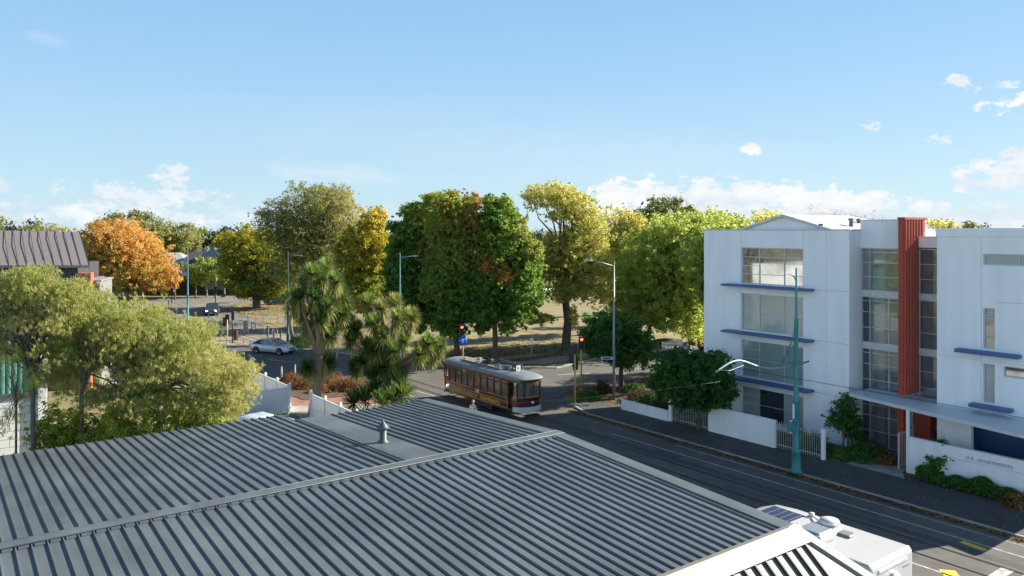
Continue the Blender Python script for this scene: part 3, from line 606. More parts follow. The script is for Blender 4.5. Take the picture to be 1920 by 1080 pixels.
# boundary walls and railings, each a thing
def gwall(label, y0, y1, x, h, cat='wall', name='garden_wall'):
    t = thing(name, label, cat, (x, (y0+y1)/2, .12)); b = MB(); b.box(x-.1, y0, .1, x+.1, y1, h+.12); obj('wall_panel', b, WALLW, t, world=True, bevel=.012)
    b = MB(); b.box(x-.112, y0-.01, h+.12, x+.112, y1+.01, h+.16); obj('coping', b, WALLW, t, world=True); return t
gwall('low white garden wall at the corner between the dark bed and the railings', 33.75, 37.9, 37.65, .62)
gwall('taller blank white wall between the two stretches of railings', 26.0, 30.65, 37.85, 1.5)
t = gwall('white boundary wall with grey apartments lettering behind the hedge', 10.5, 19.3, 39.45, 1.78)
b = MB(); b.box(39.34, 10.5, 1.36, 39.348, 17.5, 1.375); obj('groove', b, MATS['joint_grey'], t, world=True)
text_obj('U E  APARTMENTS', .22, mat('sign_letter_grey', (.42, .42, .43), .5), t, Vector((39.33-39.45, 16.62-14.9, 1.47-.12)), Matrix.Rotation(R(-90), 3, 'Z') @ Matrix.Rotation(R(90), 3, 'X'), ext=.012, sx=1.12)
def railing(label, y0, y1, x, h, pier=None):
    t = thing('metal_railing', label, 'railing', (x, (y0+y1)/2, .12)); b = MB(); n = int((y1-y0)/.13)
    for i in range(n+1): y = y0+i*(y1-y0)/n; b.box(x-.011, y-.011, .14, x+.011, y+.011, h+.12)
    obj('pickets', b, ALU, t, world=True); b = MB(); b.box(x-.02, y0, .3, x+.02, y1, .34); b.box(x-.02, y0, h-.05, x+.02, y1, h-.01); obj('rails', b, ALU, t, world=True)
    if pier:
        for (py0, py1, ph) in pier: b = MB(); b.box(x-.09, py0, .1, x+.09, py1, ph); obj('post', b, WALLW, t, world=True)
railing('pale metal railings under the round dark tree beside the low white wall', 30.7, 33.5, 37.75, 1.5, [(33.52, 33.74, 1.62)])
railing('pale metal railings behind the teal lamp post', 23.25, 25.95, 37.95, 1.5, [(23.05, 23.23, 1.75)])
t = thing('entrance_gate', 'narrow barred metal gate beside the red pier under the entrance canopy', 'gate', (40.4, 19.9, .13)); b = MB()
for i in range(9): x = 39.6+i*.17; b.box(x-.01, 19.89, .2, x+.01, 19.91, 2.0)
obj('bars', b, ALU, t, world=True); b = MB(); b.box(39.55, 19.87, .25, 41.0, 19.93, .3); b.box(39.5, 19.86, .13, 39.56, 19.94, 1.98); b.box(39.55, 19.87, 1.9, 41.0, 19.93, 1.95); obj('gate_frame', b, ALU, t, world=True)

# ---------------------------------------------------------------- heritage tram
MAR = mat('maroon_paint', (.065, .008, .008), .3, var=.2, coat=.3); WOOD = mat('varnished_wood', (.075, .028, .013), .45, var=.35, vscale=5, coat=.2)
GOLD = mat('gold_leaf', (.80, .50, .10), .5, .1); TROOF = mat('tram_roof_canvas', (.165, .185, .20), .7, var=.12, vscale=2)
TGL = bpy.data.materials.new('tram_glass'); TGL.use_nodes = True
nt = TGL.node_tree; pb = nt.nodes['Principled BSDF']; pb.inputs['Base Color'].default_value = (.16, .13, .10, 1); pb.inputs['Roughness'].default_value = .05; pb.inputs['Specular IOR Level'].default_value = .9
tb = nt.nodes.new('ShaderNodeBsdfTransparent'); ms = nt.nodes.new('ShaderNodeMixShader'); ms.inputs[0].default_value = .6
nt.links.new(tb.outputs[0], ms.inputs[1]); nt.links.new(pb.outputs[0], ms.inputs[2]); nt.links.new(ms.outputs[0], nt.nodes['Material Output'].inputs[0])
def outline(x0, x1, hw, nose, n=8, k=.62, rear=None):
    rear = nose if rear is None else rear; p = []
    for i in range(n+1): a = math.pi/2-math.pi*i/n; p.append((x1-nose+nose*max(0, math.cos(a))**k, hw*math.copysign(abs(math.sin(a))**.8, math.sin(a))))
    for i in range(n+1): a = -math.pi/2-math.pi*i/n; p.append((x0+rear-rear*max(0, -math.cos(a))**k, hw*math.copysign(abs(math.sin(a))**.8, math.sin(a))))
    q = []
    for a in p:
        if not q or (Vector(a)-Vector(q[-1])).length > .03: q.append(a)
    return q
tr = thing('heritage_tram', 'maroon and brown heritage tram with gold lettering, grey roof and a rounded front end', 'tram', (30.95, 44.1, 0), R(-90))
HW = 1.1; T0, T1 = -4.85, 4.85; FX0, FX1 = -3.6, 3.6   # saloon between the platforms
b = MB(); b.prism(outline(T0+.05, T1-.05, HW-.02, 1.25), .62, .80); obj('underframe', b, MATS['black_plastic'], tr)
b = MB(); b.box(FX0, -HW, .72, FX1, -HW+.05, 1.42); b.box(FX0, HW-.05, .72, FX1, HW, 1.42); obj('side_panel', b, MAR, tr)
b = MB()
for s in (-1, 1):
    y = s*HW
    for (z0, z1) in ((.74, .755), (.79, .80), (1.12, 1.13), (1.17, 1.185), (1.39, 1.405)): b.box(FX0+.05, y-s*.0, z0, FX1-.05, y+s*.012, z1)
    for x in (FX0+.05, FX1-.07): b.box(x, y, .74, x+.02, y+s*.012, 1.4)
obj('gold_lining', b, GOLD, tr)
text_obj('CHRISTCHURCH  TRAMWAYS', .34, GOLD, tr, Vector((FX0+.35, -HW-.012, .83)), Matrix.Rotation(R(90), 3, 'X'), ext=.008, sx=1.30)
b = MB(); b.box(-.15, -HW-.015, 1.2, .28, -HW, 1.38); obj('crest_plate', b, mat('crest_cream', (.5, .42, .3), .5), tr)
# window band: posts, rails and panes
n = 9; step = (FX1-FX0)/n
b = MB()
for s in (-1, 1):
    y = s*HW
    for i in range(n+1): x = FX0+i*step; w = .05 if 0 < i < n-1 else .08; b.box(x-w, y-.04, 1.42, x+w, y+.03*0+.0+.0 if s > 0 else y+.04, 2.5)
    b.box(FX0, y-.035, 2.28, FX1, y+.035, 2.33)
obj('window_posts', b, WOOD, tr)
for s in (-1, 1):
    for i in range(n):
        x = FX0+i*step; b = MB(); b.box(x+.05, s*(HW-.03)-.006, 1.42, x+step-.05, s*(HW-.03)+.006, 2.48); obj('window', b, TGL, tr)
b = MB(); b.prism(outline(T0+.02, T1-.02, HW+.02, 1.25), 2.5, 2.68); obj('header_board', b, WOOD, tr)
# interior: floor, seats, bulkheads so the far windows show through
b = MB(); b.box(FX0, -.95, .8, FX1, .95, .84)
for i in range(n):
    x = FX0+(i+.35)*step; b.box(x, -.95, 1.2, x+.4, -.25, 1.26); b.box(x, .25, 1.2, x+.4, .95, 1.26); b.box(x, -.95, 1.26, x+.05, -.25, 1.75); b.box(x, .25, 1.26, x+.05, .95, 1.75)
obj('seats', b, WOOD, tr)
b = MB()
for x in (FX0, FX1-.04): b.box(x, -HW+.06, .84, x+.04, -.35, 2.5); b.box(x, .35, .84, x+.04, HW-.06, 2.5)
obj('bulkhead', b, WOOD, tr)
# curved ends: dash, window posts, fender
def endwall(sgn, x_in, z0, z1, off, thick, m, name, y0=-1, y1=1):
    o = outline(-T1, T1, HW+off, 1.25+off, 12); pts = [p for p in o if p[0] > x_in]; pts.sort(key=lambda p: p[1]); b = MB()
    for i in range(len(pts)-1):
        p, q = Vector(pts[i]), Vector(pts[i+1]); nn = Vector(((q-p).y, -(q-p).x)).normalized()*thick
        a = [(p.x, p.y), (q.x, q.y), (q.x-nn.x, q.y-nn.y), (p.x-nn.x, p.y-nn.y)]; a = [(sgn*x, y) for x, y in a]; b.prism(a, z0, z1)
    return obj(name, b, m, tr)
for sg in (1, -1):
    dx = 3.61 if sg > 0 else 3.61
    endwall(sg, 3.61, .62, .95, .03, .05, mat('cream_fender', (.52, .53, .50), .5), 'fender'); endwall(sg, 3.61, .95, 1.55, .0, .05, MAR, 'dash'); endwall(sg, 3.61, 1.55, 1.575, .012, .05, GOLD, 'dash_line')
    if sg > 0:
        endwall(sg, 3.85, 1.57, 2.5, -.03, .012, TGL, 'windscreen')
    o = [p for p in outline(-T1, T1, HW-.01, 1.24, 12) if p[0] > 3.61]; b = MB()
    for (x, y) in [o[0], o[2], o[4], o[-5], o[-3], o[-1], (3.67, HW-.03), (3.67, -HW+.03)]: b.box(sg*x-.035, y-.035, 1.5, sg*x+.035, y+.035, 2.5)
    obj('end_posts', b, WOOD if sg < 0 else BLACK, tr)
    b = MB(); b.lathe([(.0, 0), (.13, .01), (.13, .08), (.05, .14), (0, .14)], (0, 0, 0), 12, M=Matrix.Translation((sg*(T1-.02), -.05, 1.22)) @ Matrix.Rotation(R(90)*sg, 4, 'Y')); obj('headlight', b, CHROME, tr)
    b = MB(); b.box(sg*(T1-.3), -.5, .35, sg*(T1+.12), .5, .42); b.tube([(sg*(T1-.8), -.9, .62), (sg*(T1-.35), -.95, .5)], .05); obj('lifeguard', b, BLACK, tr)
b = MB(); b.box(3.7, -.9, .84, 4.05, .9, 1.3); b.box(3.3, -.5, .84, 3.4, .4, 1.7); obj('controller', b, WOOD, tr)
# roof: domed loft
rg = []
for z, inset in ((2.68, -.12), (2.72, -.13), (2.80, -.02), (2.90, .18), (2.97, .45), (3.0, .85)):
    rg.append([(x, y, z) for x, y in outline(T0-.02+inset, T1+.02-inset, HW+.0-inset*1.0 if inset < .9 else .2, max(.2, 1.3-inset*.6))])
b = MB(); m_ = min(len(r) for r in rg); rg = [r[:m_] if len(r) > m_ else r for r in rg]; b.loft(rg, True, True); rf = fixn(obj('roof', b, TROOF, tr))
b = MB(); b.box(-2.6, -.55, 3.0, 2.1, .55, 3.06)
for i in range(14): x = -2.5+i*.33; b.box(x, -.58, 3.06, x+.14, .58, 3.09)
obj('roof_walkway', b, mat('grey_boards', (.23, .22, .20), .8, var=.3, vscale=8), rf)
b = MB(); b.box(.7, .35, 3.06, 3.2, .42, 3.42); obj('roof_board', b, mat('board_green_grey', (.07, .10, .10), .6), rf)
b = MB(); b.box(-.5, -.3, 3.06, .5, .3, 3.24); b.lathe([(.25, 3.24), (.22, 3.36), (.05, 3.4)], (0, 0, 0), 12); b.tube([(0, 0, 3.38), (-2.0, 0, 3.7), (-4.2, 0, 3.95)], [.035, .03, .02]); b.tube([(-.3, .1, 3.3), (.2, -.1, 3.55), (.5, .1, 3.3)], .03)
obj('trolley_pole', b, BLACK, rf)
for (x, y) in ((-2.9, -.3), (-1.8, .2), (1.5, -.35), (2.4, -.2), (2.6, .3), (-1.0, -.38)): b = MB(); b.box(x, y, 3.0, x+.28, y+.22, 3.05+rng.uniform(.08, .2)); obj('roof_box', b, mat('equip_tan', (.34, .31, .27), .7, var=.3), rf)
b = MB(); b.tube([(1.1, -.2, 3.2), (2.6, -.05, 3.22)], .035); obj('roof_pipe', b, MATS['equip_tan'], rf)
b = MB(); b.box(3.22, -.22, 2.98, 3.28, .22, 3.42); nb_ = obj('route_board', b, BLACK, rf)
b = MB(); b.box(3.281, -.17, 3.02, 3.286, .17, 3.38); obj('board_face', b, WHITE, nb_)
text_obj('8', .36, BLACK, nb_, Vector((3.29, 0, 3.07)), Matrix.Rotation(R(90), 3, 'Z') @ Matrix.Rotation(R(90), 3, 'X'), name='route_number', ext=.004, align='CENTER')
for x in (-1.0, 1.0):
    for s in (-1, 1):
        b = MB(); b.lathe([(.36, -.06), (.38, .02), (.33, .06), (0, .06)], (0, 0, 0), 18, M=Matrix.Translation((x, s*.72, .38)) @ Matrix.Rotation(R(90), 4, 'X')); obj('wheel', b, RAILM, tr)
b = MB(); b.box(-1.5, -.9, .3, 1.5, -.8, .55); b.box(-1.5, .8, .3, 1.5, .9, .55); b.box(FX0, -HW+.02, .52, FX0+.4, -HW+.1, .56); obj('truck_frame', b, BLACK, tr)

# ---------------------------------------------------------------- cars
TYRE = RUBBER; HUB = mat('alloy', (.45, .46, .47), .3, .8)
def car(name, label, loc, heading, paint, L=4.6, Wd=1.78, H=1.45, style='sedan', glass=DGLASS, lights=False, group=None, plate=False):
    t = thing(name, label, 'car', loc, heading, group); hw = Wd/2
    if style == 'sedan': hood, belt, boot = .86, .92, .98
    elif style == 'hatch': hood, belt, boot = .95, .98, 1.0
    else: hood, belt, boot = 1.0, 1.05, 1.08
    st = [(-.5, .62, .38, .80), (-.485, .84, .28, boot-.06), (-.44, .92, .2, boot), (-.33, .98, .19, boot+.01), (-.1, 1, .18, belt+.01), (.16, 1, .18, belt), (.25, .99, .18, hood+.03), (.38, .95, .2, hood-.05), (.455, .86, .24, hood-.16), (.49, .72, .3, hood-.26), (.5, .58, .36, .55)]
    rings = []
    for u, wf, zb, ztp in st:
        x = u*L; w = hw*wf; hgt = ztp-zb
        half = [(w*.80, zb), (w*.97, zb+.10*hgt/.6), (w, zb+hgt*.45), (w*.985, zb+hgt*.72), (w*.92, ztp-.05*hgt), (w*.78, ztp+.012), (w*.4, ztp+.03)]
        rings.append([(x, y, z) for y, z in half]+[(x, -y, z) for y, z in half[::-1]])
    b = MB(); b.loft(rings, True, True); body = obj('body', b, paint, t); fixn(body)
    # greenhouse: glass loft with a painted roof skin and pillars
    if style == 'sedan': g = [(-.40, boot, .80), (-.235, H-.06, .62), (-.12, H, .64), (.04, H-.03, .64), (.275, hood+.03, .82)]
    elif style == 'hatch': g = [(-.475, boot, .82), (-.40, H-.06, .68), (-.12, H, .7), (.06, H-.03, .68), (.29, hood+.03, .86)]
    else: g = [(-.485, boot, .85), (-.44, H-.05, .74), (-.1, H, .76), (.06, H-.03, .74), (.26, hood+.03, .88)]
    lowz = lambda u: np.interp(u, [-.5, -.4, -.1, .16, .3], [boot-.05, boot-.03, belt-.03, belt-.03, hood-.02])
    rings = []
    for u, z, w in g:
        zl = lowz(u); zz = max(z, zl+.02); fr = (zz-zl)/(H-zl)
        wl = hw*.90; wt = wl*(1-fr)+hw*w*1.12*fr
        rings.append([(u*L, wl, zl), (u*L, (wl+wt)/2, (zl+zz)/2), (u*L, wt, zz-.015), (u*L, wt*.75, zz+.01), (u*L, -wt*.75, zz+.01), (u*L, -wt, zz-.015), (u*L, -(wl+wt)/2, (zl+zz)/2), (u*L, -wl, zl)])
    b = MB(); b.loft(rings, True, False); gh = fixn(obj('windows', b, glass, t))
    b = MB(); g1, g3 = rings[1], rings[3]; e = .015
    rr = [[(p[0], p[1], p[2]+e) for p in (r[2], r[3], r[4], r[5])]+[(p[0], p[1]*1.0, p[2]-.02) for p in (r[5], r[4], r[3], r[2])] for r in rings[1:4]]
    b.loft(rr, True, True); rfo = fixn(obj('roof', b, paint, t))
    b = MB()
    for s in (1, -1):
        for k0, k1 in ((0, 1), (3, 4)):
            p = rings[k0][2 if s > 0 else 5]; q = rings[k1][2 if s > 0 else 5]; b.tube([Vector(p)+Vector((0, 0, .01)), Vector(q)+Vector((0, 0, .01))], .035, 6)
        um = -.08; xm = um*L; b.tube([(xm, s*hw*.905, belt-.02), (xm+.02, s*hw*.74, H-.03)], .03, 6)
        if style != 'sedan': b.tube([(-.27*L, s*hw*.905, belt), (-.25*L, s*hw*.76, H-.05)], .045, 6)
    obj('pillars', b, paint, t)
    wr = .32 if style == 'sedan' else .35
    for x in (-.29*L, .31*L):
        for s in (-1, 1):
            M_ = Matrix.Translation((x, s*(hw-.10), wr)) @ Matrix.Rotation(R(-90)*s, 4, 'X')
            b = MB(); b.lathe([(wr*.6, -.11), (wr, -.09), (wr, .09), (wr*.92, .115), (wr*.68, .12), (wr*.66, .08)], (0, 0, 0), 20, M=M_); wo = obj('wheel', b, TYRE, t); fixn(wo)
            b = MB(); b.lathe([(wr*.66, .06), (wr*.64, .115), (wr*.5, .10), (wr*.16, .09), (0, .12)], (0, 0, 0), 10, smooth=False, M=M_); obj('rim', b, HUB, wo)
            b = MB(); b.lathe([(wr+.065, -.02), (wr+.065, .035), (wr*.2, .035)], (0, 0, 0), 20, M=Matrix.Translation((x, s*(hw-.035), wr+.02)) @ Matrix.Rotation(R(-90)*s, 4, 'X')); obj('wheel_arch', b, BLACK, t)
    HL = mat('headlight_lens', (.75, .77, .78), .1, emit=(1, .97, .9, 6)) if lights else mat('lamp_lens', (.6, .62, .64), .1, coat=.5)
    for s in (-1, 1):
        b = MB(); b.box(L*.462, s*hw*.52, hood-.30, L*.487, s*hw*.80, hood-.17); obj('headlight', b, HL, t, bevel=.02)
        b = MB(); b.box(-L*.497, s*hw*.55, boot-.28, -L*.474, s*hw*.84, boot-.12); obj('tail_light', b, mat('tail_red', (.35, .02, .02), .2, coat=.5), t, bevel=.02)
        b = MB(); b.box(.17*L, s*hw*.97, belt, .20*L, s*(hw+.14), belt+.13); obj('mirror', b, paint, t, bevel=.03)
        b = MB(); b.box(-.02*L, s*(hw-.004), belt-.2, .02*L, s*(hw+.012), belt-.17); obj('door_handle', b, paint, t)
    b = MB(); b.box(L*.485, -hw*.45, .50, L*.502, hw*.45, .64); b.box(L*.485, -hw*.6, .3, L*.503, hw*.6, .42); obj('grille', b, BLACK, t)
    b = MB(); b.box(L*.500, -.26, .43, L*.508, .26, .50); obj('number_plate', b, WHITE, t)
    b = MB(); b.box(-L*.503, -.26, .55, -L*.497, .26, .66); obj('number_plate', b, WHITE, t)
    return t
silver = mat('silver_paint', (.66, .69, .72), .28, .2, var=.02, coat=.6); navy = mat('dark_blue_paint', (.03, .05, .08), .25, .3, coat=.6)
p0, p1 = G(545, 667), G(466, 661)
cc = (p0+p1)/2+Vector((.55, .5, 0)); cc.z = .01; hd = math.atan2(p0.y-p1.y, p0.x-p1.x)
car('silver_sedan', 'silver sedan with dark windows driving through the junction beyond the cabbage trees', cc, hd, silver, 4.75, 1.82, 1.45)
dk = car('dark_car', 'dark blue car with bright headlights waiting at the far junction', G(398, 590), R(-110), navy, 4.5, 1.8, 1.6, 'suv', lights=True)
car('parked_suv', 'dark grey wagon parked on the side street beyond the round dark tree', Vector((58.0, 51.5, .01)), R(-3), mat('graphite_paint', (.10, .10, .12), .22, .5, coat=.7), 4.8, 1.85, 1.65, 'suv')
car('parked_car', 'red car parked on the side street ahead of the dark grey wagon', Vector((64.4, 51.2, .01)), R(-3), mat('red_paint', (.30, .03, .03), .25, .2, coat=.6), 4.3, 1.75, 1.45, 'hatch')
car('parked_car', 'white car parked at the far end of the row beside the white apartments', Vector((70.8, 50.7, .01)), R(-3), mat('white_car_paint', (.75, .76, .77), .25, coat=.6), 4.4, 1.75, 1.5, 'hatch')
car('far_car', 'pale car parked far across the park behind the yellow green elm', W(1022, 547, 150)*1.0-Vector((0, 0, W(1022, 547, 150).z)), R(10), mat('pale_blue_paint', (.35, .42, .55), .25, .3, coat=.6), 4.4, 1.75, 1.5, 'hatch')
car('far_car', 'dark teal car standing in the shade at the park edge behind the first cabbage tree', W(520, 565, 128)*1.0-Vector((0, 0, W(520, 565, 128).z)), R(-20), mat('teal_car_paint', (.04, .09, .10), .25, .3, coat=.6), 4.4, 1.75, 1.45, 'hatch')
bluec = mat('bright_blue_paint', (.03, .16, .33), .25, .2, coat=.6)
p = G(432, 800); car('yard_car', 'bright blue car half hidden by the feathery tree inside the white fence', Vector((p.x, p.y+1.5, .02)), R(75), bluec, 4.2, 1.72, 1.5, 'hatch')
p = G(500, 790); car('yard_car', 'pale silver car close to the shed roof edge inside the white fence', Vector((p.x-1.6, p.y-4.2, .02)), R(15), silver, 4.5, 1.78, 1.5, 'hatch')

# ---------------------------------------------------------------- motorhome
VW = mat('motorhome_white', (.52, .52, .515), .3, var=.02, coat=.4)
mh = thing('motorhome', 'white motorhome with a solar panel and rooflights parked along the near kerb', 'motorhome', (22.35, 14.05, 0), R(90)); mh.scale = (.955, .955, .955)
b = MB(); L0, L1 = -2.75, 2.55   # local x forward (+Y world), y = left (-X world)
prof = [(L0, .55), (L0, 2.95), (L0+.12, 3.02), (1.3, 3.02), (2.1, 2.96), (2.75, 2.7), (3.1, 2.35), (3.0, 2.1), (2.3, 1.95), (1.9, 1.9), (1.9, .55)]
rings = [[(x, y, z) for x, z in prof] for y in (-1.28, 1.28)]
b.loft(rings, True, False); mb_ = fixn(obj('body', b, VW, mh)); bv = mb_.modifiers.new('bevel', 'BEVEL'); bv.width = .13; bv.segments = 4; bv.limit_method = 'ANGLE'; bv.angle_limit = R(50)
mb_.data.polygons.foreach_set('use_smooth', [True]*len(mb_.data.polygons)); 
wn = mb_.modifiers.new('wn', 'WEIGHTED_NORMAL')
b = MB(); rings = [[(x, y, z) for x, z in ((1.85, .5), (1.85, 1.95), (2.35, 1.98), (2.95, 1.35), (3.8, 1.1), (3.95, .55))] for y in (-1.0, 1.0)]; b.loft(rings); fixn(obj('cab', b, VW, mh, bevel=.08))
b = MB(); b.add([(2.42, -.85, 1.93), (2.42, .85, 1.93), (2.97, .85, 1.38), (2.97, -.85, 1.38)], [(0, 1, 2, 3)]); obj('windscreen', b, DGLASS, mh)
b = MB(); b.box(1.9, 1.281, 2.15, 2.6, 1.30, 2.65); b.box(-.6, 1.281, 1.4, .6, 1.30, 2.1); obj('side_window', b, DGLASS, mh)
b = MB(); b.box(-.02+.75, -.75, 3.02, 1.95, .75, 3.06); sp = obj('solar_panel', b, mat('solar_blue', (.04, .055, .11), .25, .2, var=.2), mh)
b = MB()
for i in range(5): b.box(.80+i*.28, -.73, 3.061, .806+i*.28, .73, 3.064)
obj('cell_line', b, ALU, sp)
HATCH = mat('smoked_dome', (.22, .27, .32), .15, coat=.5); 
def hatch(x0, y0, x1, y1, m, h=.1, name='rooflight'): b = MB(); b.box(x0, y0, 3.0, x1, y1, 3.02+h); return obj(name, b, m, mh, bevel=.045)
ho = hatch(-.72, -.35, .22, .62, VW, .07, 'hatch_frame'); b = MB(); b.box(-.62, -.25, 3.08, .12, .52, 3.14); obj('dome', b, HATCH, ho, bevel=.03)
hatch(-.55, .72, .15, .98, mat('pale_blue_plastic', (.45, .52, .58), .3), .08, 'roof_pod')
hatch(-1.25, -.62, -.8, -.18, mat('grey_plastic', (.22, .22, .20), .4), .08); hatch(-1.15, .42, -1.0, 1.0, mat('vent_grey', (.35, .34, .36), .4), .06, 'roof_vent')
b = MB(); b.lathe([(.30, 3.03), (.34, 3.10), (.30, 3.17), (.05, 3.22)], (-.15, -.85, 0), 20); b.lathe([(.1, 3.02), (.1, 3.14), (.01, 3.16)], (.6, -.98, 0), 12); b.tube([(.5, -.9, 3.08), (.1, -.6, 3.12), (-.5, -.65, 3.1)], .03); obj('aerial_dome', b, mat('off_white_plastic', (.62, .64, .62), .4), mh)
b = MB(); b.box(L0-.03, -.85, 2.72, L0-.002, .85, 2.80); obj('rear_light_bar', b, mat('lamp_white', (.7, .7, .68), .3), mh)
b = MB(); b.box(L0-.10, -.12, 2.3, L0-.002, .10, 2.55); b.box(L0-.14, -.2, 2.42, L0-.06, .2, 2.47); obj('rear_camera', b, WHITE, mh)
b = MB(); b.box(L0-.012, -.95, 1.3, L0-.002, .95, 2.1); obj('rear_window', b, DGLASS, mh)
b = MB(); b.box(L0-.012, -1.0, 2.52, L0-.003, -.62, 2.555); obj('rear_lettering', b, mat('letter_grey', (.2, .2, .2), .5), mh)
b = MB(); b.box(L0-.06, -1.2, .42, L0+.2, 1.2, .62); obj('bumper', b, mat('bumper_grey', (.3, .3, .3), .5), mh)
for x in (-1.5, 2.9):
    for s in (-1, 1):
        b = MB(); b.lathe([(.2, -.1), (.35, -.1), (.35, .1), (.2, .12), (0, .08)], (0, 0, 0), 18, M=Matrix.Translation((x, s*1.0, .35)) @ Matrix.Rotation(R(-90)*s, 4, 'X')); obj('wheel', b, RUBBER, mh)

# ---------------------------------------------------------------- street lamps
def lampbase(mb, m, r=.13, top=10.1, r2=.06):
    mb.lathe([(r*1.9, 0), (r*1.9, .12), (r*1.45, .2), (r*1.3, 1.0), (r*1.5, 1.05), (r, 1.15), (r*.95, 3.5), (r*1.15, 3.55), (r*.75, 3.7), (r*.6, 7.6), (r*.7, 7.65), (r2*.85, 7.8), (r2*.6, top-.1), (0, top)], (0, 0, 0), 14)
def street_lamp(label, pos, arm_dir, m, arm=2.2, top=10.0, ah=9.5, up=.45, group='street lamps', r=.13, plain=False):
    t = thing('street_lamp', label, 'street lamp', pos, math.atan2(arm_dir[1], arm_dir[0]), group); b = MB()
    if plain: b.tube([(0, 0, 0), (0, 0, 3), (0, 0, top)], [.11, .09, .055], 12)
    else: lampbase(b, m, r, top)
    obj('pole', b, m, t)
    b = MB(); b.tube([(.03, 0, ah), (arm*.4, 0, ah+up*(.52 if plain else .7)), (arm*.8, 0, ah+up)], [.045, .035, .03], 8); obj('arm', b, GALV if not plain else m, t)
    b = MB(); b.loft([[(arm*.78, -.06, ah+up-.03), (arm*.78, .06, ah+up-.03), (arm*.78, .06, ah+up+.05), (arm*.78, -.06, ah+up+.05)], [(arm*.9, -.13, ah+up-.05), (arm*.9, .13, ah+up-.05), (arm*.9, .11, ah+up+.09), (arm*.9, -.11, ah+up+.09)], [(arm*1.12, -.08, ah+up-.02), (arm*1.12, .08, ah+up-.02), (arm*1.12, .06, ah+up+.05), (arm*1.12, -.06, ah+up+.05)]])
    fixn(obj('lantern', b, GALV, t)); return t
def gp(px, d): v = W(px, HZ, d); v.z = 0; return v
street_lamp('teal street lamp beside the orange tree at the far junction', gp(352, 105), RIGHT, TEALP, 2.6, 10.1, 9.2, .4)
street_lamp('dark street lamp pole rising before the grey gabled far roof', gp(404, 140), RIGHT, mat('dark_teal', (.05, .09, .10), .5), 1.6, 7.6, 7.0, .3)
street_lamp('dark grey street lamp just left of the first cabbage tree', gp(540, 83.6), RIGHT, mat('dark_teal', (.05, .09, .10), .5), 1.4, 10.05, 9.5, .05)
street_lamp('teal street lamp in front of the dark green maples', gp(750, 65), RIGHT, TEALP, 1.35, 10.45, 10.0, .15)
gl = street_lamp('tall galvanised street lamp on the corner by the low white wall', gp(1151, 55.8)+Vector((0, 0, .1)), Vector((-1, .25, 0)), GALV, 2.2, 9.75, 9.65, .45, plain=True)
t = thing('street_name_sign', 'blue and white street name sign on the galvanised corner lamp', 'sign', gl.location+Vector((0, 0, 2.9)), math.atan2(-RIGHT.y, -RIGHT.x)); b = MB(); b.box(.08, -.015, 0, .92, .015, .2); obj('blade', b, WHITE, t); b = MB(); b.box(.2, .016, .03, .85, .02, .17); b.box(.2, -.02, .03, .85, -.016, .17); obj('name_panel', b, mat('sign_blue', (.04, .14, .42), .5), t); b = MB(); b.box(-.1, -.1, 0, .1, .1, .2); obj('bracket', b, GALV, t)
# ornate tram pole with the curved arm
lp = G(1493, 886, .12)
t = thing('tram_pole', 'ornate teal pole with a long pale wave shaped arm in front of the apartments', 'street lamp', lp, R(180)); b = MB(); lampbase(b, TEAL, .165, 10.4, .07); obj('pole', b, TEAL, t)
b = MB(); b.tube([(.02, 0, 9.7), (.3, 0, 9.98), (.62, 0, 9.98)], .03, 8); obj('lamp_arm', b, TEAL, t)
b = MB(); b.loft([[(.5, -.09, 9.93), (.5, .09, 9.93), (.5, .07, 10.05), (.5, -.07, 10.05)], [(1.0, -.07, 9.95), (1.0, .07, 9.95), (1.0, .05, 10.02), (1.0, -.05, 10.02)]]); fixn(obj('lantern', b, GALV, t))
ARM = mat('pale_arm', (.24, .34, .36), .4, .3)
zb = 5.45
b = MB(); pts = []
for i in range(25):
    u = i/24; x = .3+u*6.0; z = zb+.02+.66*math.exp(-((u-.76)/.27)**2)-.05*math.exp(-((u-.2)/.15)**2)
    pts.append((x, 0, z))
b.tube(pts, [.05]*25, 8); obj('wave_arm', b, ARM, t)
b = MB(); b.tube([(1.6, .02, zb+.02), (2.4, .02, zb+.02), (3.3, .02, zb+.28)], .013, 6); obj('lower_stay', b, ARM, t)
b = MB(); b.tube([(6.2, .02, zb+.40), (5.3, .02, zb+.28), (4.3, .02, zb+.42)], .013, 6); obj('lower_stay', b, ARM, t)
b = MB(); b.tube([(-1.1, 0, zb+.05), (0, 0, zb), (.9, 0, zb+.0)], .045, 8)
def ring(cx, cz, rx, rz, r=.025): b.tube([(cx+rx*math.cos(2*math.pi*k/16), 0, cz+rz*math.sin(2*math.pi*k/16)) for k in range(17)], r, 6)
ring(.42, zb+.55, .30, .5); ring(.85, zb+.33, .17, .32); ring(1.18, zb+.2, .1, .18); b.tube([(.12, 0, zb+1.9), (.35, 0, zb+1.25), (.8, 0, zb+.75), (1.3, 0, zb+.1)], .025, 6)
obj('scroll_bracket', b, TEAL, t)
b = MB(); b.box(-.2, -.25, 1.95, .2, -.17, 2.6); ob = obj('sign_plate', b, WHITE, t); 
b = MB()
for k in range(4): b.box(-.13, -.256, 2.03+k*.13, .10-.05*(k % 2), -.251, 2.06+k*.13)
obj('sign_print', b, MATS['joint_grey'], ob)
b = MB(); b.box(.12, -.22, 2.1, .42, .1, 2.55); obj('control_box', b, TEAL, t, bevel=.02)
b = MB(); b.box(.2, -.03, 2.75, .27, .03, 3.5); obj('small_banner', b, WHITE, t)
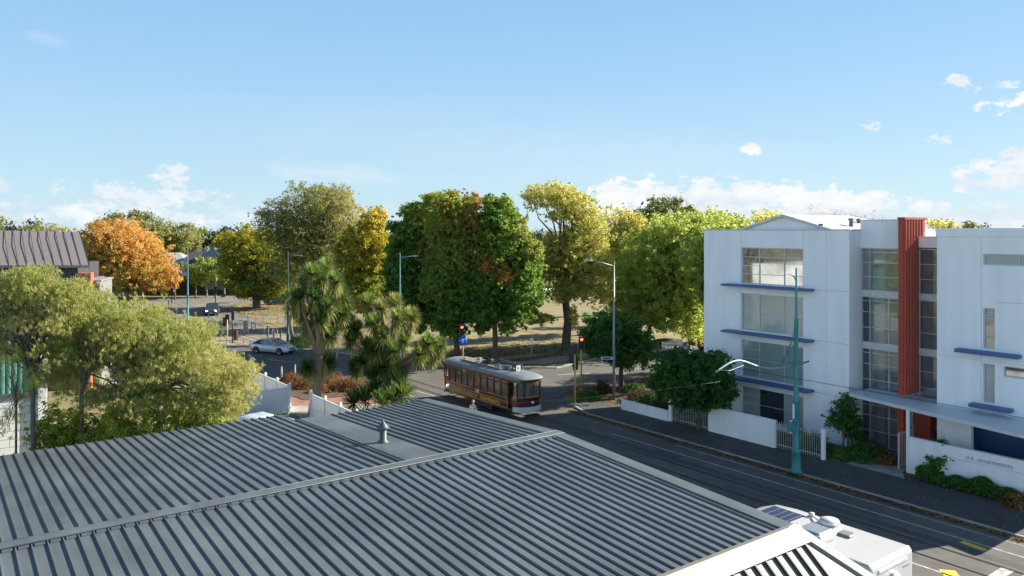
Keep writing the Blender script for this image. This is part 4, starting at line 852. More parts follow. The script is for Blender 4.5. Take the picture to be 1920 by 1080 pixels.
# overhead wires
b = MB()
def wire(mb, a, c, sag=.1, r=.011):
    a, c = Vector(a), Vector(c); q = [a.lerp(c, i/12)+Vector((0, 0, -sag*4*(i/12)*(1-i/12))) for i in range(13)]; mb.tube(q, r, 4)
wire(b, (30.75, 8, 5.75), (30.75, 60, 5.75), .0, .012); wire(b, (30.75, 60, 5.75), (29.3, 110, 5.75), 0, .012)
o = obj('overhead_wire', b, BLACK); tag(o, 'thin black tram wire running over the rails along the street', 'wire')
b = MB(); wire(b, tuple(lp+Vector((-6.0, 0, 5.3))), (17.3, 26, 5.3), .15, .008); o = obj('span_wire', b, BLACK); tag(o, 'thin span wire reaching from the wave shaped arm over the street', 'wire')

# ---------------------------------------------------------------- traffic lights and signs
LRED = mat('red_signal', (.6, .02, .01), .3, emit=(1, .08, .03, 4)); LOFF = mat('dark_lens', (.03, .03, .03), .3)
def signal(mb_parent, x, z, ang, red=True, h=.95):
    M_ = Matrix.Translation((x*math.cos(ang+math.pi/2), x*math.sin(ang+math.pi/2), z)) @ Matrix.Rotation(ang, 4, 'Z')
    b = MB(); b.box(.0, -.2, 0, .12, .2, h, M=M_); b.box(.12, -.13, .05, .2, .13, h-.05, M=M_)
    hd = obj('signal_head', b, BLACK, mb_parent)
    b = MB(); e = .215
    for (y0, y1, z0, z1) in ((-.22, -.2, -.02, h+.02), (.2, .22, -.02, h+.02), (-.2, .2, h, h+.02), (-.2, .2, -.02, 0)): b.box(.05, y0, z0, .08, y1, z1, M=M_)
    obj('backboard_edge', b, GALV, hd)
    for i in range(3):
        zc = h-.18-i*.28; MM = M_ @ Matrix.Translation((.2, 0, zc)) @ Matrix.Rotation(R(90), 4, 'Y'); b = MB(); b.lathe([(0, 0), (.10, .0), (.09, .02), (0, .03)], (0, 0, 0), 14, M=MM)
        obj('lens', b, LRED if (red and i == 0) else LOFF, hd)
        b = MB(); n = 8; ring1 = []; ring2 = []
        for k in range(n+1): a = math.pi*k/n; ring1.append((.2, .115*math.cos(a), zc+.115*math.sin(a))); ring2.append((.38, .115*math.cos(a), zc+.115*math.sin(a)))
        b.add(ring1+ring2, [(k, k+1, n+2+k, n+1+k) for k in range(n)], M=M_); obj('visor', b, BLACK, hd)
    return hd
def tlight(label, pos, h, heads, polem=YELP, extra=None):
    t = thing('traffic_light', label, 'traffic light', pos, 0, 'traffic lights at the junction'); b = MB(); b.tube([(0, 0, 0), (0, 0, h)], .065, 10); b.lathe([(.14, 0), (.14, .05), (.07, .1)], (0, 0, 0), 10); obj('pole', b, polem, t)
    for (x, z, ang, red) in heads: signal(t, x, z, ang, red)
    return t
toC = lambda p, dx=0: math.atan2(-p[1], -p[0])+dx
p = G(1078, 758, .1); tlight('nearer yellow traffic light pole on the corner showing the black back of its signals', p, 3.5, [(.25, 2.85, toC(p)+math.pi*.9, False), (-.12, 2.4, toC(p)+math.pi*1.25, False), (.05, 3.3, toC(p)+math.pi*.8, False)])
p = gp(1090, 59); p.z = .1; tlight('yellow traffic light pole with one red signal facing the camera', p, 3.3, [(0, 3.15, toC(p)+.12, True)])
p = gp(868, 68); t = tlight('yellow traffic light pole with a red signal above a round blue sign behind the tram', p, 3.6, [(-.1, 3.05, toC(p)+.1, True), (.35, 2.6, toC(p)+2.2, False)])
b = MB(); M_ = Matrix.Rotation(toC(p), 4, 'Z') @ Matrix.Translation((.1, 0, 2.62)) @ Matrix.Rotation(R(90), 4, 'Y'); b.lathe([(0, 0), (.40, 0), (.40, .02), (0, .021)], (0, 0, 0), 24, M=M_); so_ = obj('round_sign', b, mat('round_sign_blue', (.02, .10, .62), .35), t)
b = MB(); M2 = Matrix.Rotation(toC(p), 4, 'Z'); b.box(.125, -.04, 2.42, .13, .04, 2.8, M=M2); b.add([(.127, -.17, 2.62), (.127, .17, 2.62), (.127, 0, 2.86)], [(0, 1, 2)], M=M2); obj('arrow', b, WHITE, so_)
p = G(426, 645); p.z = .02; tlight('left of the twin black traffic lights on the tan tram crossing', p, 2.6, [(0, 2.2, toC(p)+math.pi, False), (.35, 1.9, toC(p)+2.5, False)])
p = G(436, 643); p.z = .02; t = tlight('right of the twin black traffic lights, beside the small litter bin', p, 3.1, [(0, 2.5, toC(p)+math.pi*.75, False)], MATS['black_plastic'])
p = G(316, 577); tlight('black traffic light in profile at the edge of the far road under the orange tree', p, 2.3, [(0, 1.9, toC(p)+1.6, False)], BLACK)
p = gp(322, 122); tlight('dark traffic light pole standing by itself beside the far road', p, 3.2, [(0, 2.2, toC(p)+math.pi, False)], BLACK)
p = gp(404, 118); tlight('black traffic light just behind the dark blue car', p, 3.6, [(0, 2.7, toC(p)+math.pi, False), (.3, 2.4, toC(p)+2, False)], BLACK)
t = thing('litter_bin', 'small dark red brown bin beside the twin traffic lights', 'bin', G(442, 638)); b = MB(); b.lathe([(.2, 0), (.24, .1), (.26, .9), (.28, .95), (.2, 1.0), (0, 1.02)], (0, 0, 0), 14); obj('drum', b, mat('brown_bin', (.10, .05, .035), .6), t); b = MB(); b.lathe([(.29, .95), (.3, 1.0), (.15, 1.1), (0, 1.12)], (0, 0, 0), 14); obj('lid', b, BLACK, t)
p = G(997, 683, .06); t = thing('parking_sign', 'small white parking sign on a thin grey post at the park corner', 'sign', p, toC(p)); b = MB(); b.tube([(0, 0, 0), (0, 0, 2.4)], .03, 8); obj('post', b, GALV, t); b = MB(); b.box(.03, -.14, 1.9, .045, .14, 2.4); sb = obj('plate', b, WHITE, t); b = MB(); b.box(.0455, -.05, 2.1, .048, .05, 2.32); obj('symbol', b, MATS['joint_grey'], sb)
t = thing('park_notice', 'pale notice board on the dark lamp pole beside the cabbage tree', 'sign', G(535, 628)+Vector((0, 0, 0)), toC(G(535, 628))); b = MB(); b.box(.0, -.2, 1.2, .05, .2, 2.4); obj('board', b, WHITE, t); b = MB(); b.box(-.03, -.03, 0, .0, .03, 2.4); obj('post', b, BLACK, t)
# bollards and hoop railings
def bollard(label, px, py, m, h=1.0, r=.07, group='black bollards by the tram crossing', z=.02):
    p = G(px, py); p.z = z; t = thing('bollard', label, 'bollard', p, 0, group); b = MB(); b.lathe([(r*1.3, 0), (r*1.3, .05), (r, .07), (r, h-.12)], (0, 0, 0), 12); obj('shaft', b, m, t)
    b = MB(); b.lathe([(r*1.05, h-.12), (r*1.1, h-.05), (r*.8, h), (0, h+.02)], (0, 0, 0), 12); obj('cap', b, m, t)
for lab, px, py in (('leftmost black bollard behind the silver sedan', 502, 632), ('middle black bollard behind the silver sedan', 514, 636), ('black bollard nearest the lamp pole behind the silver sedan', 526, 641)): bollard(lab, px, py, BLACK, 1.25, .09)
for lab, px, py in (('pale grey bollard left of the orange shrubs', 528, 719), ('pale grey bollard standing among the orange shrubs', 553, 715)): bollard(lab, px, py, mat('grey_bollard', (.30, .33, .32), .5), 1.25, .07, 'grey bollards by the orange shrubs', .11)
def hoop(label, a, c, h=1.1, m=None, n=6):
    a, c = Vector(a), Vector(c); t = thing('guard_rail', label, 'railing', (a+c)/2, math.atan2((c-a).y, (c-a).x), 'railings round the tram crossing'); L = (c-a).length/2; b = MB()
    b.tube([(-L, 0, h), (L, 0, h)], .03, 6); b.tube([(-L, 0, h*.5), (L, 0, h*.5)], .02, 6); obj('rail', b, m or TEALP, t)
    for i in range(n+1): b = MB(); x = -L+2*L*i/n; b.tube([(x, 0, 0), (x, 0, h)], .03, 6); obj('post', b, m or TEALP, t)
hoop('teal guard rail behind the twin traffic lights', G(437, 615), G(478, 622), 1.1); hoop('pale rail stretching right from the crossing toward the bollards', G(472, 622), G(520, 636), 1.1, GALV)
hoop('teal guard rail at the back of the tram crossing', G(440, 602), G(520, 606), 1.1, TEALP); hoop('low dark rail along the shaded park edge', G(445, 640), G(482, 652), .5, MATS['brown_bin'], 3)
t = thing('information_kiosk', 'small white kiosk post standing on the tram crossing', 'kiosk', G(460, 625)); b = MB(); b.box(-.2, -.2, 0, .2, .2, 1.5); obj('cabinet', b, mat('kiosk_pink', (.38, .27, .22), .6), t, bevel=.02); b = MB(); b.box(.2, -.1, 0, .35, .2, 1.9); b.lathe([(.16, 1.9), (.2, 2.0), (.0, 2.1)], (.27, .05, 0), 10); obj('white_post', b, WHITE, t)

# ---------------------------------------------------------------- white paling fences round the yard
def paling(label, a, c, h=1.8):
    a, c = Vector(a), Vector(c); t = thing('white_fence', label, 'fence', (a+c)/2+Vector((0, 0, .02)), math.atan2((c-a).y, (c-a).x), 'white yard fences'); L = (c-a).length/2; b = MB(); n = int(2*L/.14)
    for i in range(n): x = -L+i*2*L/n; b.box(x+.006, -.012, .08, x+2*L/n-.006, .012, h-.08)
    obj('palings', b, WHITE, t); b = MB(); b.box(-L, -.035, h-.1, L, .035, h); b.box(-L, -.03, h*.48, L, .03, h*.48+.1); b.box(-L, -.03, .1, L, .03, .2); obj('rails', b, WHITE, t)
    k = max(1, round(2*L/2.4))
    for i in range(k+1):
        x = -L+2*L*i/k; b = MB(); b.box(x-.07, -.07, 0, x+.07, .07, h+.06); b.box(x-.10, -.10, h+.06, x+.10, .10, h+.1); b.lathe([(.08, h+.1), (.1, h+.17), (.05, h+.24), (0, h+.26)], (x, 0, 0), 10); obj('post', b, WHITE, t)
paling('long white paling fence running away along the footpath left of the first cabbage tree', (19.15, 50.75, 0), (19.1, 60.3, 0))
paling('white fence panel across the yard facing the shed roof', (19.0, 50.6, 0), (12.5, 50.6, 0), 1.8)
paling('white fence behind the cabbage tree trunk beside the shed roof', (19.4, 47.7, 0), (19.4, 36.5, 0))

# ---------------------------------------------------------------- person by the tram
def person(label, loc, rz, shirt, trousers, hair, skin=(.45, .27, .20)):
    t = thing('person', label, 'person', loc, rz)
    def skin_body(name, V, Eg, rad, m, root=0, sub=2):
        me = bpy.data.meshes.new(name); me.from_pydata(V, Eg, []); o = bpy.data.objects.new(name, me); COL.objects.link(o); o.parent = t
        sk = o.modifiers.new('skin', 'SKIN'); sk.use_smooth_shade = True
        for i, r in enumerate(rad): me.skin_vertices[0].data[i].radius = (r if hasattr(r, '__len__') else (r, r))
        me.skin_vertices[0].data[root].use_root = True
        o.modifiers.new('sub', 'SUBSURF').levels = sub; o.modifiers['sub'].render_levels = sub; me.materials.append(m); return o
    V = [(0, 0, .95), (0, 0, 1.15), (0, 0, 1.38), (0, 0, 1.5), (.01, 0, 1.56), (0, .10, .90), (.08, .11, .5), (.0, .11, .08), (.12, .12, .04), (0, -.10, .90), (-.06, -.11, .5), (-.16, -.11, .1), (-.05, -.12, .04), (0, .19, 1.42), (-.02, .25, 1.14), (.1, .26, .92), (0, -.19, 1.42), (.0, -.25, 1.14), (.12, -.25, .93)]
    Eg = [(0, 1), (1, 2), (2, 3), (3, 4), (0, 5), (5, 6), (6, 7), (7, 8), (0, 9), (9, 10), (10, 11), (11, 12), (2, 13), (13, 14), (14, 15), (2, 16), (16, 17), (17, 18)]
    rad = [(.14, .11), (.13, .10), (.17, .11), (.06, .06), .055, .085, .06, .045, .035, .085, .06, .045, .035, .06, .045, .03, .06, .045, .03]
    sk_ = mat('skin_'+hair, skin, .6); skin_body('body', V, Eg, rad, sk_)
    skin_body('shirt', [V[i] for i in (0, 1, 2, 3, 13, 14, 16, 17)], [(0, 1), (1, 2), (2, 3), (2, 4), (4, 5), (2, 6), (6, 7)], [(.155, .12), (.15, .12), (.185, .125), (.075, .075), .075, .062, .075, .062], shirt)
    skin_body('trousers', [V[i] for i in (0, 5, 6, 7, 9, 10, 11)], [(0, 1), (1, 2), (2, 3), (0, 4), (4, 5), (5, 6)], [(.145, .12), .1, .075, .06, .1, .075, .06], trousers)
    b = MB(); rg = []
    for z, rx, ry, ox in ((-.11, .02, .02, .02), (-.10, .05, .045, .03), (-.06, .075, .062, .02), (0, .095, .075, .0), (.05, .098, .078, -.005), (.09, .085, .068, -.01), (.12, .05, .04, -.01), (.125, .01, .01, -.01)): rg.append([(ox+rx*math.cos(2*math.pi*k/14), ry*math.sin(2*math.pi*k/14), 1.67+z) for k in range(14)])
    b.loft(rg, True, True); b.box(.09, -.014, 1.635, .122, .014, 1.68); b.box(-.01, .072, 1.64, .02, .09, 1.69); b.box(-.01, -.09, 1.64, .02, -.072, 1.69); obj('head', b, sk_, t)
    b = MB(); b.box(.088, .022, 1.68, .098, .045, 1.692); b.box(.088, -.045, 1.68, .098, -.022, 1.692); obj('eyes', b, BLACK, t); b = MB(); b.box(.088, -.025, 1.602, .098, .025, 1.61); obj('mouth', b, mat('lip', (.3, .1, .09), .6), t)
    hm = mat('hair_'+hair, (.30, .20, .13) if hair == 'fair' else (.02, .015, .012), .7); b = MB(); rg = []
    for z, rx, ry, ox in ((-.06, .05, .066, -.05), (0, .085, .08, -.03), (.05, .10, .085, -.02), (.1, .09, .075, -.015), (.135, .05, .045, -.015), (.14, .01, .01, -.015)): rg.append([(ox+rx*math.cos(2*math.pi*k/14), ry*math.sin(2*math.pi*k/14), 1.67+z) for k in range(14)])
    b.loft(rg, True, True); obj('hair', b, hm, t)
    for s, (hx, hy, hz) in ((1, V[15]), (-1, V[18])):
        b = MB(); b.loft([[(hx-.015, hy-.022, hz+.01), (hx+.02, hy-.022, hz+.01), (hx+.02, hy+.022, hz+.01), (hx-.015, hy+.022, hz+.01)], [(hx-.01, hy-.035, hz-.07), (hx+.025, hy-.035, hz-.07), (hx+.025, hy+.035, hz-.07), (hx-.01, hy+.035, hz-.07)]])
        for k, ln in enumerate((.06, .075, .07, .055)): y = hy-.028+k*.0185; b.tube([(hx+.01, y, hz-.065), (hx+.015, y, hz-.065-ln*.55), (hx+.028, y, hz-.065-ln)], .008, 6)
        b.tube([(hx+.02, hy-s*.03, hz-.02), (hx+.045, hy-s*.04, hz-.06)], .009, 6); obj('hand', b, sk_, t)
p = W(887, HZ, 48.0)
person('person in a pale top walking between the shed roof and the tram', (p.x, p.y, .01), R(200), mat('cream_cloth', (.55, .48, .42), .9), mat('dark_cloth', (.04, .05, .08), .9), 'fair')

# ---------------------------------------------------------------- buildings on the left
bb = thing('brick_building', 'red brick building with a brown standing seam metal roof at the left edge', 'building', W(60, HZ, 60)*1.0-Vector((0, 0, EYE)))
def wp(px, z, d): v = W(px, HZ, d); v.z = z; return v
e0, e1 = wp(-160, 9.75, 57), wp(168, 9.62, 60); r0, r1 = wp(-160, 12.4, 60.5), wp(150, 12.2, 64)
back = (e1-e0).normalized(); nrm = Vector((-back.y, back.x, 0))
b = MB(); b.add([e0, e1, r1, r0, e0-Vector((0, 0, .2)), e1-Vector((0, 0, .2)), r1-Vector((0, 0, .2)), r0-Vector((0, 0, .2))], [(0, 1, 2, 3), (7, 6, 5, 4), (0, 4, 5, 1), (1, 5, 6, 2)])
e2, e3 = wp(-150, 9.7, 72), wp(136, 9.7, 74); b.add([r0, r1, e3, e2], [(0, 1, 2, 3)])
rfb = obj('roof', b, mat('brown_roof', (.26, .225, .215), .55, .2, var=.06), bb, world=True)
b = MB()
for i in range(20):
    f = i/19*1.0; a, c = e0.lerp(e1, f), r0.lerp(r1, f); n = (e1-e0).cross(r0-e0).normalized(); s = back*.022
    b.add([a-s, a+s, a+s+n*.025, a-s+n*.025, c-s, c+s, c+s+n*.025, c-s+n*.025], [(0, 1, 2, 3), (7, 6, 5, 4), (3, 2, 6, 7), (0, 3, 7, 4), (1, 5, 6, 2)])
obj('seams', b, mat('dark_seam', (.05, .035, .03), .6), rfb, world=True)
b = MB(); q = [e0+nrm*.7, e1+nrm*.7-back*1.0, e1+nrm*7-back*1.0, e0+nrm*7]; b.prism([(v.x, v.y) for v in q], 8.4, 9.7); obj('upper_wall', b, mat('grey_cladding', (.045, .045, .05), .7), bb, world=True)
b = MB(); q = [e0+nrm*.75, e1+nrm*.75-back*.5, e1+nrm*6.8-back*.5, e0+nrm*6.8]; b.prism([(v.x, v.y) for v in q], -.1, 8.38); obj('brick_wall', b, brick('red_brick', (.36, .10, .065), (.28, .075, .05), (.30, .2, .16)), bb, world=True)
b = MB(); c0 = wp(146, 0, 60); b.prism([(v.x, v.y) for v in (c0, c0+back*.9, c0+back*.9+nrm*.9, c0+nrm*.9)], 0, 9.0); obj('brick_pier', b, mat('red_render', (.42, .12, .07), .8), bb, world=True)
t = thing('grey_annex', 'plain pale grey block wall standing right of the red brick building', 'building', wp(175, 0, 62)); b = MB(); a, c = wp(160, 0, 61), wp(187, 0, 61); b.prism([(v.x, v.y) for v in (a, c, c+nrm*4, a+nrm*4)], -.1, 8.3); obj('wall', b, mat('grey_block', (.20, .20, .19), .85), t, world=True); b = MB(); b.prism([(v.x, v.y) for v in (a-back*.1, c+back*.1, c+back*.1+nrm*4.1, a-back*.1+nrm*4.1)], 8.3, 8.4); obj('roof', b, mat('annex_roof', (.25, .25, .25), .7), t, world=True)
# green clad building
gx, gy = 4.8, 48.8
g = thing('green_building', 'white brick building with a tall green corrugated metal panel at the left edge', 'building', (0, gy, 0))
b = MB(); b.box(-14, gy+.1, -.1, gx-.2, gy+8, 8.3); obj('wall', b, mat('cream_render', (.55, .54, .50), .8), g, world=True)
b = MB(); b.box(-14, gy, -.1, gx-.25, gy+.1, 3.45); obj('lower_wall', b, brick('white_block', (.60, .60, .57), (.54, .54, .51), (.28, .28, .26), 1.0, .9, .42), g, world=True)
b = MB(); x = -14.0; vs = []; 
while x < gx-.42: vs += [(x, 0), (x+.05, -.05), (x+.14, -.05), (x+.19, 0)]; x += .27
top = [(vx_, gy+v, 8.2) for vx_, v in vs]; bot = [(vx_, gy+v, 3.7) for vx_, v in vs]; n_v = len(vs); b.add(bot+top, [(i, i+1, n_v+i+1, n_v+i) for i in range(n_v-1)])
obj('green_cladding', b, mat('green_metal', (.10, .25, .19), .5, .1, var=.1), g, world=True)
b = MB(); b.box(gx-.38, gy-.25, -.1, gx+.05, gy+8, 8.35); b.box(-14, gy-.25, 8.22, gx-.38, gy+8, 8.35); obj('white_trim', b, mat('trim_white', (.62, .62, .60), .6), g, world=True)
b = MB(); b.box(-14, gy-.12, 3.45, gx-.38, gy, 3.7); obj('ledge', b, mat('dark_ledge', (.06, .07, .06), .6), g, world=True)
# far houses past the junction
def house(label, px, d, w, dep, h, rh, rot, wallc, roofc, hip=True):
    t = thing('house', label, 'house', gp(px, d), rot, 'far houses'); b = MB(); b.box(-w/2, -dep/2, -.2, w/2, dep/2, h); wl = obj('wall', b, wallc, t)
    e = .5; b = MB(); k = w*.28 if hip else 0; z = h; v = [(-w/2-e, -dep/2-e, z), (w/2+e, -dep/2-e, z), (w/2+e, dep/2+e, z), (-w/2-e, dep/2+e, z), (-w/2+k, 0, z+rh), (w/2-k, 0, z+rh)]
    b.add(v, [(0, 1, 5, 4), (2, 3, 4, 5), (1, 2, 5), (3, 0, 4), (0, 3, 2, 1)]); ro = obj('roof', b, roofc, t)
    for i in range(3): x = -w*.35+i*w*.33; b = MB(); b.box(x, -dep/2-.04, .9, x+w*.14, -dep/2-.002, 2.3); obj('window', b, DGLASS, t)
    return t
RG = mat('light_grey_roof', (.36, .36, .35), .6, var=.1); RB = mat('slate_blue_roof', (.17, .22, .28), .5, .2, var=.1); RD = mat('dark_tile_roof', (.07, .07, .075), .8); HW_ = mat('house_white', (.5, .5, .48), .8)
house('pale roofed bungalow half hidden by the orange tree', 318, 160, 9, 10, 5.4, 2.2, -.5, HW_, RG)
house('long house with a light grey roof behind the teal lamp', 385, 165, 11, 8, 5.7, 1.3, -.6, HW_, RG, False)
house('house with a small dark hipped roof in front of the light grey one', 373, 158, 5.5, 6, 5.6, 2.3, -.5, HW_, RD)
house('house with a slate blue gabled roof beside the spreading dark tree', 412, 158, 7, 9, 5.5, 3.2, .5, HW_, RB)
house('low dark clad shed row under the bright green street trees', 400, 150, 26, 6, 3.6, .5, -.62, mat('dark_cladding', (.025, .025, .03), .7), mat('navy_roof', (.05, .07, .12), .6), False)

# ---------------------------------------------------------------- trees
K = {}
OL = leafmat('olive_leaves', [(.075, .09, .03), (.13, .145, .045), (.20, .20, .07), (.27, .25, .11)], .45)
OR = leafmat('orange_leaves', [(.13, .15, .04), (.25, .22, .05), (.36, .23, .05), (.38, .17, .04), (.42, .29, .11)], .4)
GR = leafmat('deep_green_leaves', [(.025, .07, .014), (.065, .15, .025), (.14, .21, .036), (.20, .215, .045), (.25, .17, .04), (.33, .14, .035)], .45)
GD = leafmat('gold_green_leaves', [(.07, .10, .016), (.15, .165, .024), (.25, .22, .03), (.38, .29, .045)], .45)
SP = leafmat('sparse_grey_leaves', [(.06, .075, .026), (.115, .13, .042), (.19, .19, .06), (.28, .225, .06)], .4)
LM = leafmat('lime_leaves', [(.12, .16, .03), (.21, .25, .05), (.30, .33, .085), (.40, .40, .14)], .5)
YE = leafmat('yellow_elm_leaves', [(.13, .145, .035), (.22, .22, .05), (.31, .295, .08), (.41, .37, .13)], .45)
DK = leafmat('dark_round_leaves', [(.018, .052, .012), (.04, .10, .018), (.075, .155, .03), (.13, .20, .05)], .35, .5)
PN = leafmat('pine_needles', [(.012, .028, .016), (.025, .045, .026), (.05, .075, .04)], .1)
PBARK = mat('pale_bark', (.30, .26, .20), .9, col2=(.16, .13, .10), vscale=4)
# far background first
tree('pale green rounded tree beyond the brown roof', 90, 170, [(90, 440, 52, 28, .8), (60, 446, 30, 22, .7), (125, 447, 25, 20, .7)], OL, .6, 1.0, .4, group='trees on the skyline', seed=1, sub=.35, nb=6)
tree('dark green tree showing at the left edge above the brown roof', -8, 150, [(-10, 430, 26, 32, .3)], OL, .6, 1.1, .4, group='trees on the skyline', seed=2, sub=.35, nb=5)
tree('low green tree between the left edge and the pale rounded tree', 30, 180, [(30, 446, 30, 15, .4)], OL, .6, 1.1, .4, group='trees on the skyline', seed=22, sub=.4, nb=5)
tree('broad olive tree rising behind the top of the orange tree', 245, 180, [(245, 428, 60, 34, .45), (210, 424, 30, 22, .4), (290, 438, 36, 30, .5), (250, 470, 60, 30, .45)], OL, .62, 1.2, .5, group='trees on the skyline', seed=3, sub=.25, nb=8)
tree('olive tree right of the orange tree above the pale house', 338, 185, [(338, 443, 40, 28, .6), (362, 452, 20, 22, .6), (318, 452, 30, 30, .5), (345, 468, 40, 18, .4)], OL, .6, 1.1, .5, group='trees on the skyline', seed=4, sub=.3, nb=8)
tree('small dark pine standing up against the sky above the blue roof', 424, 230, [(424, 430, 13, 9, .3), (418, 440, 9, 7, .3), (430, 442, 9, 6, .3)], PN, .7, 1.6, .35, group='trees on the skyline', seed=5, sub=.5, nb=5, name='pine_tree', trunktop=9)
tree('wide dark evergreen below the small pine', 400, 215, [(395, 452, 24, 20, .3), (372, 462, 18, 16, .5), (425, 462, 18, 18, .4)], PN, .7, 1.4, .4, group='trees on the skyline', seed=6, sub=.4, nb=5, name='pine_tree')
for i, (px, py, rx, ry, d, lm, lab) in enumerate([
    (700, 540, 60, 26, 190, GD, 'hazy gold green tree behind the gap left of the deep green maples'), (440, 505, 40, 22, 190, OL, 'distant olive tree over the dark shed row'),
    (560, 520, 70, 34, 175, OL, 'distant olive tree behind the sparse tall tree'), (1015, 525, 60, 20, 230, OL, 'distant olive tree left of the elm trunk across the park'), (1100, 520, 60, 26, 215, GD, 'distant gold tree right of the elm trunk across the park'),
    (1200, 520, 70, 30, 190, OL, 'distant tree seen low between the lime green crowns'), (1300, 520, 60, 40, 180, OL, 'distant tree closing the view beside the apartments'),
    (860, 525, 80, 26, 200, OL, 'distant tree glimpsed under the deep green maples'), (780, 530, 60, 26, 205, GD, 'distant yellowing tree left of the maple trunks'), (940, 528, 60, 22, 215, OL, 'distant tree between the maple trunk and the elm'), (240, 515, 80, 30, 175, OL, 'distant dark tree behind the orange tree'), (160, 480, 60, 40, 178, OL, 'distant tree behind the right end of the brown roof'), (20, 470, 80, 35, 185, OL, 'distant tree behind the left part of the brown roof'), (640, 500, 60, 50, 180, OL, 'distant tree filling the view between sparse and gold crowns')]):
    tree(lab, px, d, [(px, py, rx, ry, .35)], lm, .85, 1.0, .4, group='distant park trees', seed=30+i, sub=.3, nb=4)
# skyline belt so far ground never shows bare against the sky
protos = []
for i, (px, lm) in enumerate(((1100, OL), (700, GD), (900, PN))):
    protos.append(tree('distant skyline tree', px, 300, [(px, 445, 40, 16, .35), (px+18, 450, 30, 12, .4)], lm, 1.1, 1.0, .4, group='hazy belt of distant trees', seed=90+i, sub=.35, nb=3))
names = ['brick building', 'orange tree', 'pale house', 'loose tall tree', 'gold tree', 'dark maples', 'copper topped maple', 'yellow elm', 'lime green tree', 'white gable', 'red fin']
r2 = np.random.default_rng(5)
for i in range(46):
    px = -60+i*46+r2.uniform(-15, 15); dd = r2.uniform(250, 380); v = W(px, HZ, dd); o = protos[i % 3]
    c = copy_tree(o, None, (v.x, v.y, 0), r2.uniform(0, 6.28), 'distant skyline tree, one of the far belt beyond the park')
    sc_ = r2.uniform(.8, 1.15); c.scale = (sc_, sc_, sc_*r2.uniform(.8, 1.1))
for o in protos: o['label'] = 'distant skyline tree, one of the far belt beyond the park'
# the orange tree
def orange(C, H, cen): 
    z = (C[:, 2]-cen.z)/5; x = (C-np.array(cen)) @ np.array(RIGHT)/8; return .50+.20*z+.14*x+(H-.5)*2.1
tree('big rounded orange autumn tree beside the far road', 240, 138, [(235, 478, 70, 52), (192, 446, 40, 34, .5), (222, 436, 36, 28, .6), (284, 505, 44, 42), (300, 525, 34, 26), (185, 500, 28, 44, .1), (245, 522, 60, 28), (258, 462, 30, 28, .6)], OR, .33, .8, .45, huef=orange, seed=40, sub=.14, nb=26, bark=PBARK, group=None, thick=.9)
tree('small red leaved tree tucked against the right side of the orange tree', 328, 136, [(328, 515, 14, 24, .95), (318, 530, 12, 18, .95)], OR, .4, 1.2, .15, seed=41, sub=.4, nb=6)
for i, (px, lab) in enumerate(((367, 'bright green street tree left of the three before the dark shed'), (388, 'middle bright green street tree before the dark shed'), (421, 'rightmost bright green street tree before the dark shed'))):
    tree(lab, px, 142, [(px, 508+(i % 2)*4, 26, 24, .35+.1*i), (px+8, 488+8*i, 14, 16, .4)], LM, .42, 1.1, .16, group='street trees at the far kerb', seed=45+i, sub=.3, nb=7, bark=PBARK, trunktop=3.2)
tree('tiny yellow sapling on the dry lawn', 452, 131, [(452, 546, 9, 12, .95), (446, 552, 6, 7, .9)], YE, .35, 1.2, .06, seed=49, sub=.45, nb=4)
# left group
tree('spreading green gold tree with a stout dark trunk on the lawn', 481, 121.5, [(470, 470, 58, 48, .55), (440, 490, 32, 42, .5), (430, 455, 24, 26, .6), (515, 500, 44, 50, .4), (480, 535, 58, 30, .2), (540, 520, 30, 40, .35)], GD, .33, 1.1, .62, seed=50, sub=.16, nb=22, trunktop=5)
def sparse(C, H, cen): x = (C-np.array(cen)) @ np.array(RIGHT)/8; return H+.16*x
tree('tall loose grey green tree with bare twigs showing against the sky', 603, 104, [(575, 400, 58, 48, .55), (615, 380, 50, 32, .6), (520, 425, 42, 44, .4), (650, 415, 38, 50, .75), (590, 455, 78, 50, .45), (560, 500, 60, 40, .35), (520, 382, 14, 10, .4), (560, 352, 10, 14, .5), (600, 355, 16, 12, .5), (640, 358, 18, 16, .5), (498, 400, 16, 12, .4)], SP, .22, .55, .32, huef=sparse, seed=51, sub=.12, nb=110, bark=PBARK, ratio=.55, trunktop=8.0, thin=.25, fill=.30)
tree('gold and green tree between the loose tall tree and the dark maples', 690, 98, [(690, 440, 44, 48, .7), (665, 480, 40, 56, .5), (715, 480, 30, 50, .6), (690, 540, 52, 50, .35), (650, 550, 36, 40, .3), (705, 410, 22, 22, .85)], GD, .30, 1.0, .4, seed=52, sub=.15, nb=26)
# deep green maples with turning tops
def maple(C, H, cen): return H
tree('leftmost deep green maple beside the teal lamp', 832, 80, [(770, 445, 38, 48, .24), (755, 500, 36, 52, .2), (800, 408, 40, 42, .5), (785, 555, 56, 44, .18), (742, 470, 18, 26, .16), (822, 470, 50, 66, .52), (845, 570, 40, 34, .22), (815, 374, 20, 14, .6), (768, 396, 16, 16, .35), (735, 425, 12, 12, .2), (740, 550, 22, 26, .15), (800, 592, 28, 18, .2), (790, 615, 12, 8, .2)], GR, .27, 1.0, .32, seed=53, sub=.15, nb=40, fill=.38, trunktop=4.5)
tree('maple with a copper tinted top in the middle of the dark green row', 857, 75.5, [(860, 404, 50, 42, .66), (898, 432, 38, 42, .72), (845, 440, 50, 54, .56), (870, 490, 58, 48, .54), (835, 525, 50, 50, .36), (895, 470, 28, 32, .85), (875, 555, 50, 44, .24), (855, 590, 40, 24, .2), (888, 378, 22, 16, .72), (835, 376, 22, 18, .56), (850, 363, 10, 9, .55), (852, 620, 26, 14, .22), (820, 612, 16, 10, .25), (905, 614, 20, 9, .3)], GR, .26, 1.0, .30, seed=54, sub=.14, nb=40, fill=.38, trunktop=4.6)
